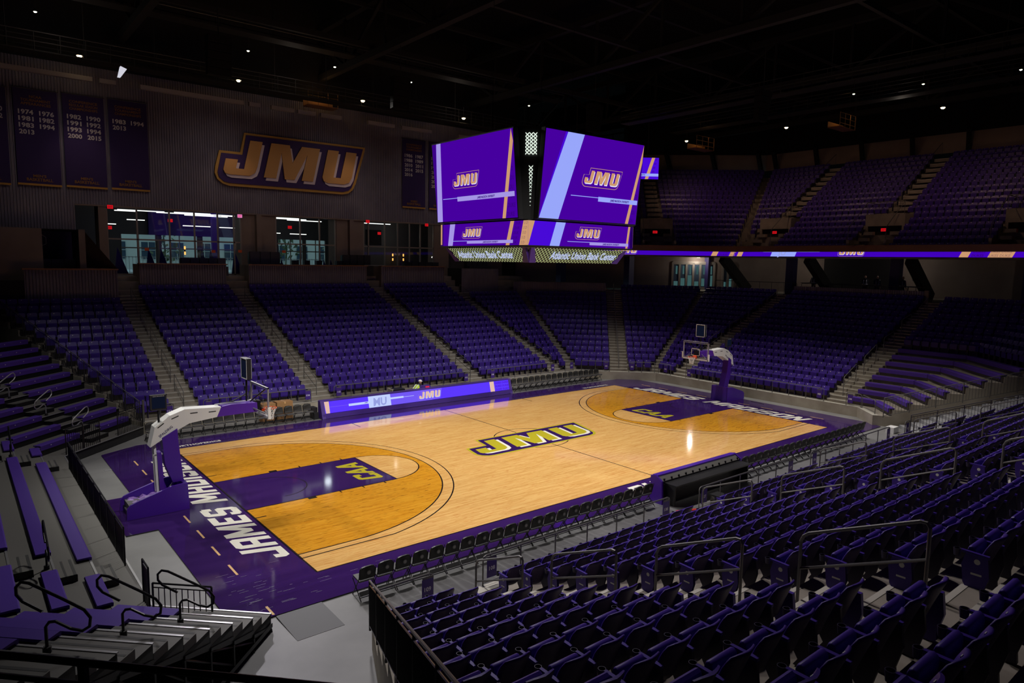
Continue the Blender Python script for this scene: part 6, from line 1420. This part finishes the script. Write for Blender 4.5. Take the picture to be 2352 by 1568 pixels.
# ================================================================ people
def person(loc, rz, pose, lab, vest='hivis', hat=True, scale=1.0):
    g = empty('person', lab, 'person', loc, rz)
    if pose == 'sit':
        J = {'pelvis': (0, 0, .50), 'spine': (0, .14, .66), 'chest': (0, .30, .84), 'neck': (0, .42, .98), 'head': (0, .50, 1.06), 'lsh': (-.19, .32, .90), 'rsh': (.19, .32, .90), 'lel': (-.22, .48, .72), 'rel': (.22, .48, .72), 'lwr': (-.12, .66, .80), 'rwr': (.12, .66, .80), 'lh': (-.1, 0, .48), 'rh': (.1, 0, .48), 'lk': (-.14, .44, .50), 'rk': (.14, .44, .50), 'la': (-.14, .42, .08), 'ra': (.14, .42, .08), 'lt': (-.14, .58, .05), 'rt': (.14, .58, .05)}
    else:
        J = {'pelvis': (0, 0, .95), 'spine': (0, 0, 1.12), 'chest': (0, .0, 1.32), 'neck': (0, .01, 1.50), 'head': (0, .03, 1.60), 'lsh': (-.20, 0, 1.42), 'rsh': (.20, 0, 1.42), 'lel': (-.25, .02, 1.14), 'rel': (.26, .05, 1.14), 'lwr': (-.22, .14, .90), 'rwr': (.18, .26, 1.08), 'lh': (-.1, 0, .92), 'rh': (.1, 0, .92), 'lk': (-.12, .03, .50), 'rk': (.13, .02, .50), 'la': (-.12, -.02, .08), 'ra': (.14, -.02, .08), 'lt': (-.13, .16, .04), 'rt': (.15, .16, .04)}
    E = [('pelvis', 'spine'), ('spine', 'chest'), ('chest', 'neck'), ('neck', 'head'), ('chest', 'lsh'), ('lsh', 'lel'), ('lel', 'lwr'), ('chest', 'rsh'), ('rsh', 'rel'), ('rel', 'rwr'), ('pelvis', 'lh'), ('lh', 'lk'), ('lk', 'la'), ('la', 'lt'), ('pelvis', 'rh'), ('rh', 'rk'), ('rk', 'ra'), ('ra', 'rt')]
    rad = {'pelvis': .15, 'spine': .14, 'chest': .15, 'neck': .06, 'head': .07, 'lsh': .075, 'rsh': .075, 'lel': .05, 'rel': .05, 'lwr': .035, 'rwr': .035, 'lh': .10, 'rh': .10, 'lk': .07, 'rk': .07, 'la': .05, 'ra': .05, 'lt': .04, 'rt': .04}
    ks = list(J); me = bpy.data.meshes.new('body'); me.from_pydata([J[k] for k in ks], [(ks.index(a), ks.index(b)) for a, b in E], [])
    o = bpy.data.objects.new('body', me); C.objects.link(o); o.parent = g; me.materials.append(MATS['navy_cloth'])
    sk = o.modifiers.new('skin', 'SKIN'); o.modifiers.new('sub', 'SUBSURF').levels = 1; o.modifiers['sub'].render_levels = 1
    if not me.skin_vertices: 
        bpy.context.view_layer.objects.active = o
    lay = me.skin_vertices[0] if me.skin_vertices else None
    if lay:
        for i, k in enumerate(ks): lay.data[i].radius = (rad[k], rad[k]); lay.data[i].use_root = (k == 'pelvis')
    hx, hy, hz = J['head']; tilt_ = .5 if pose == 'sit' else 0.05
    def ball(mb, c_, rx, ry, rz_, m, n=12, rows=8, cut=-1.0):
        vs = []; fs = []
        for a in range(rows+1):
            ph = -PI/2+PI*a/rows
            for b in range(n): vs.append((c_[0]+rx*math.cos(ph)*math.cos(2*PI*b/n), c_[1]+ry*math.cos(ph)*math.sin(2*PI*b/n), max(c_[2]+rz_*math.sin(ph), c_[2]+cut*rz_)))
        for a in range(rows):
            for b in range(n): fs.append((a*n+b, a*n+(b+1) % n, (a+1)*n+(b+1) % n, (a+1)*n+b))
        mb.add(vs, fs, m)
    hd = MB(); ball(hd, (hx, hy+.03, hz+.07), .078, .098, .118, 'skin'); ball(hd, (hx, hy+.13, hz+.05), .016, .024, .022, 'skin', 6, 4)
    for s in (-1, 1): ball(hd, (hx+s*.03, hy+.118, hz+.085), .012, .008, .008, 'black_plastic', 6, 4); ball(hd, (hx+s*.08, hy+.03, hz+.06), .012, .02, .03, 'skin', 6, 4)
    hd.box(hx-.025, hx+.025, hy+.115, hy+.125, hz+.012, hz+.02, 'hivis_orange'); hd.build('head', g, True)
    if hat:
        ht = MB(); ball(ht, (hx, hy+.02, hz+.12), .105, .125, .10, 'helmet', 14, 8, cut=-.15); ht.cyl((hx, hy+.05, hz+.10), .125, .012, 'helmet', 14); ht.build('hard_hat', g, True)
    # vest follows the torso
    cs_ = ['pelvis', 'spine', 'chest']; vt = MB(); rings = []
    pts = [Vector(J['pelvis'])+Vector((0, 0, .02)), Vector(J['spine']), Vector(J['chest']), Vector(J['chest'])+(Vector(J['neck'])-Vector(J['chest']))*.55]
    rr = [.185, .19, .205, .15]; n = 14; d = (pts[-1]-pts[0]).normalized(); yv = d.cross(Vector((1, 0, 0)))*-1
    vs = [tuple(p+Vector((1, 0, 0))*(r_*1.12*math.cos(2*PI*b/n))+yv*(r_*.86*math.sin(2*PI*b/n))) for p, r_ in zip(pts, rr) for b in range(n)]
    vt.add(vs, [(a*n+b, a*n+(b+1) % n, (a+1)*n+(b+1) % n, (a+1)*n+b) for a in range(3) for b in range(n)], vest); vt.build('safety_vest', g, True)
    rs = MB()
    for t0, t1, a, r0 in ((.02, .12, 1, .200), (.1, .9, 2, 0)):
        if a == 1: 
            p = pts[0]+(pts[1]-pts[0])*.5; q_ = p+d*.05; vs = [tuple(w_+Vector((1, 0, 0))*(.20*1.12*math.cos(2*PI*b/n))+yv*(.20*.88*math.sin(2*PI*b/n))) for w_ in (p, q_) for b in range(n)]; rs.add(vs, [(b, (b+1) % n, n+(b+1) % n, n+b) for b in range(n)], 'reflective')
    for s in (-1, 1):
        a0 = pts[1]+Vector((s*.1, 0, 0))-yv*.185; a1 = pts[2]+Vector((s*.1, 0, 0))-yv*.20; a2 = pts[3]+Vector((s*.1, 0, 0))-yv*.12; a3 = pts[3]+Vector((s*.1, 0, 0))+yv*.14; a4 = pts[1]+Vector((s*.1, 0, 0))+yv*.19
        for u, v in ((a0, a1), (a1, a2), (a2, a3), (a3, a4)): rs.bar(u, v, .05, .012, 'reflective', up=(0, 1, 0))
    rs.build('reflective_stripes', g)
    for s, k, e in ((-1, 'lwr', 'lel'), (1, 'rwr', 'rel')):
        hn = MB(); w_ = Vector(J[k]); f_ = (w_-Vector(J[e])).normalized(); sd = f_.cross(Vector((0, 0, 1))).normalized(); dn = sd.cross(f_)*-1
        hn.tube([w_, w_+f_*.05, w_+f_*.09], [.028, .038, .034], 'skin', 8)
        for i, L in enumerate((.065, .078, .074, .058)):
            b = w_+f_*.085+sd*(.026-.017*i); hn.tube([b, b+f_*L*.5, b+f_*L*.85-Vector((0, 0, .02))], [.0095, .009, .007], 'skin', 6)
        b = w_+f_*.03-sd*.03*s; hn.tube([b, b-sd*.03*s+f_*.03, b-sd*.035*s+f_*.06], [.012, .011, .008], 'skin', 6); hn.build('hand', g, True)
    return g
bpy.context.view_layer.update()
person((-.42, 10.30, .12), -PI/2+.25, 'sit', 'seated worker bending over in yellow safety vest and white hard hat')
st = MB(); st.box(-.65, -.2, 10.08, 10.52, .50, .54, 'black_plastic')
for a, b in ((-.62, 10.1), (-.24, 10.1), (-.62, 10.5), (-.24, 10.5)): st.tube([(a, b, 0), (a, b, .5)], .02, 'black_metal', 6)
put(st, 'stool', 'black stool under the worker behind the LED board', 'stool', (-.42, 10.3, 0))
for j, (px, x, lab) in enumerate(((1860, 37.2, 'worker in dark clothes with bright reflective stripes left of the concourse beams'), (1977, 37.4, 'worker with two bright reflective patches at the concourse tables'), (2004, 36.6, 'worker beside the sloping beam with a curved reflective stripe'), (2062, 36.0, 'standing worker with bright reflective hood stripe near the service counter'))):
    ry = (CF+CR*(px-1176)/FPX); t = (x-CAM[0])/ry[0]; y = CAM[1]+t*ry[1]
    person((x, y, CZ0), PI/2+.3*j, 'stand', lab, 'navy_cloth', False)
tb = MB()
for q in range(4): 
    y = 5.5-2.6*q; tb.box(36.8, 37.6, y-.9, y+.9, CZ0+.98, CZ0+1.03, 'black_plastic'); tb.tube([(37.2, y, CZ0), (37.2, y, CZ0+1)], .04, 'black_metal', 6)
    put(tb, 'high_table', 'dark high table on the end concourse, '+ORD[q]+' from the lit doors', 'table', (37.2, y, CZ0), 'concourse tables'); tb = MB()
m_ = MB(); m_.box(38.5, 41.0, -15.6, -11.5, CZ0, CZ0+1.05, 'white_paint'); m_.box(38.4, 41.0, -15.7, -11.4, CZ0+1.05, CZ0+1.12, 'wood_cap'); put(m_, 'service_counter', 'white service counter with timber top under the ribbon board', 'counter', (39.7, -13.5, CZ0))
m_ = MB(); m_.box(40.9, 41.0, -15.0, -14.85, CZ0+1.2, CZ0+3.2, 'strip_cool'); put(m_, 'vertical_light', 'thin upright blue-white light strip behind the service counter', 'light', (41, -14.9, CZ0+1.2))
m_ = MB(); m_.box(40.9, 41.15, -18, -9, CZ0, UZ, 'plaster'); struct(m_, 'wall_service')
guard_rail((33.4, 4.9), (33.4, 12.9), CZ0, 'long dark rail behind the top seats in front of the lit doors', m='dark_rail', h=1.05)
guard_rail((33.4, -5.4), (33.4, 4.5), CZ0, 'long dark rail behind the top seats in front of the concourse tables', m='dark_rail', h=1.05)
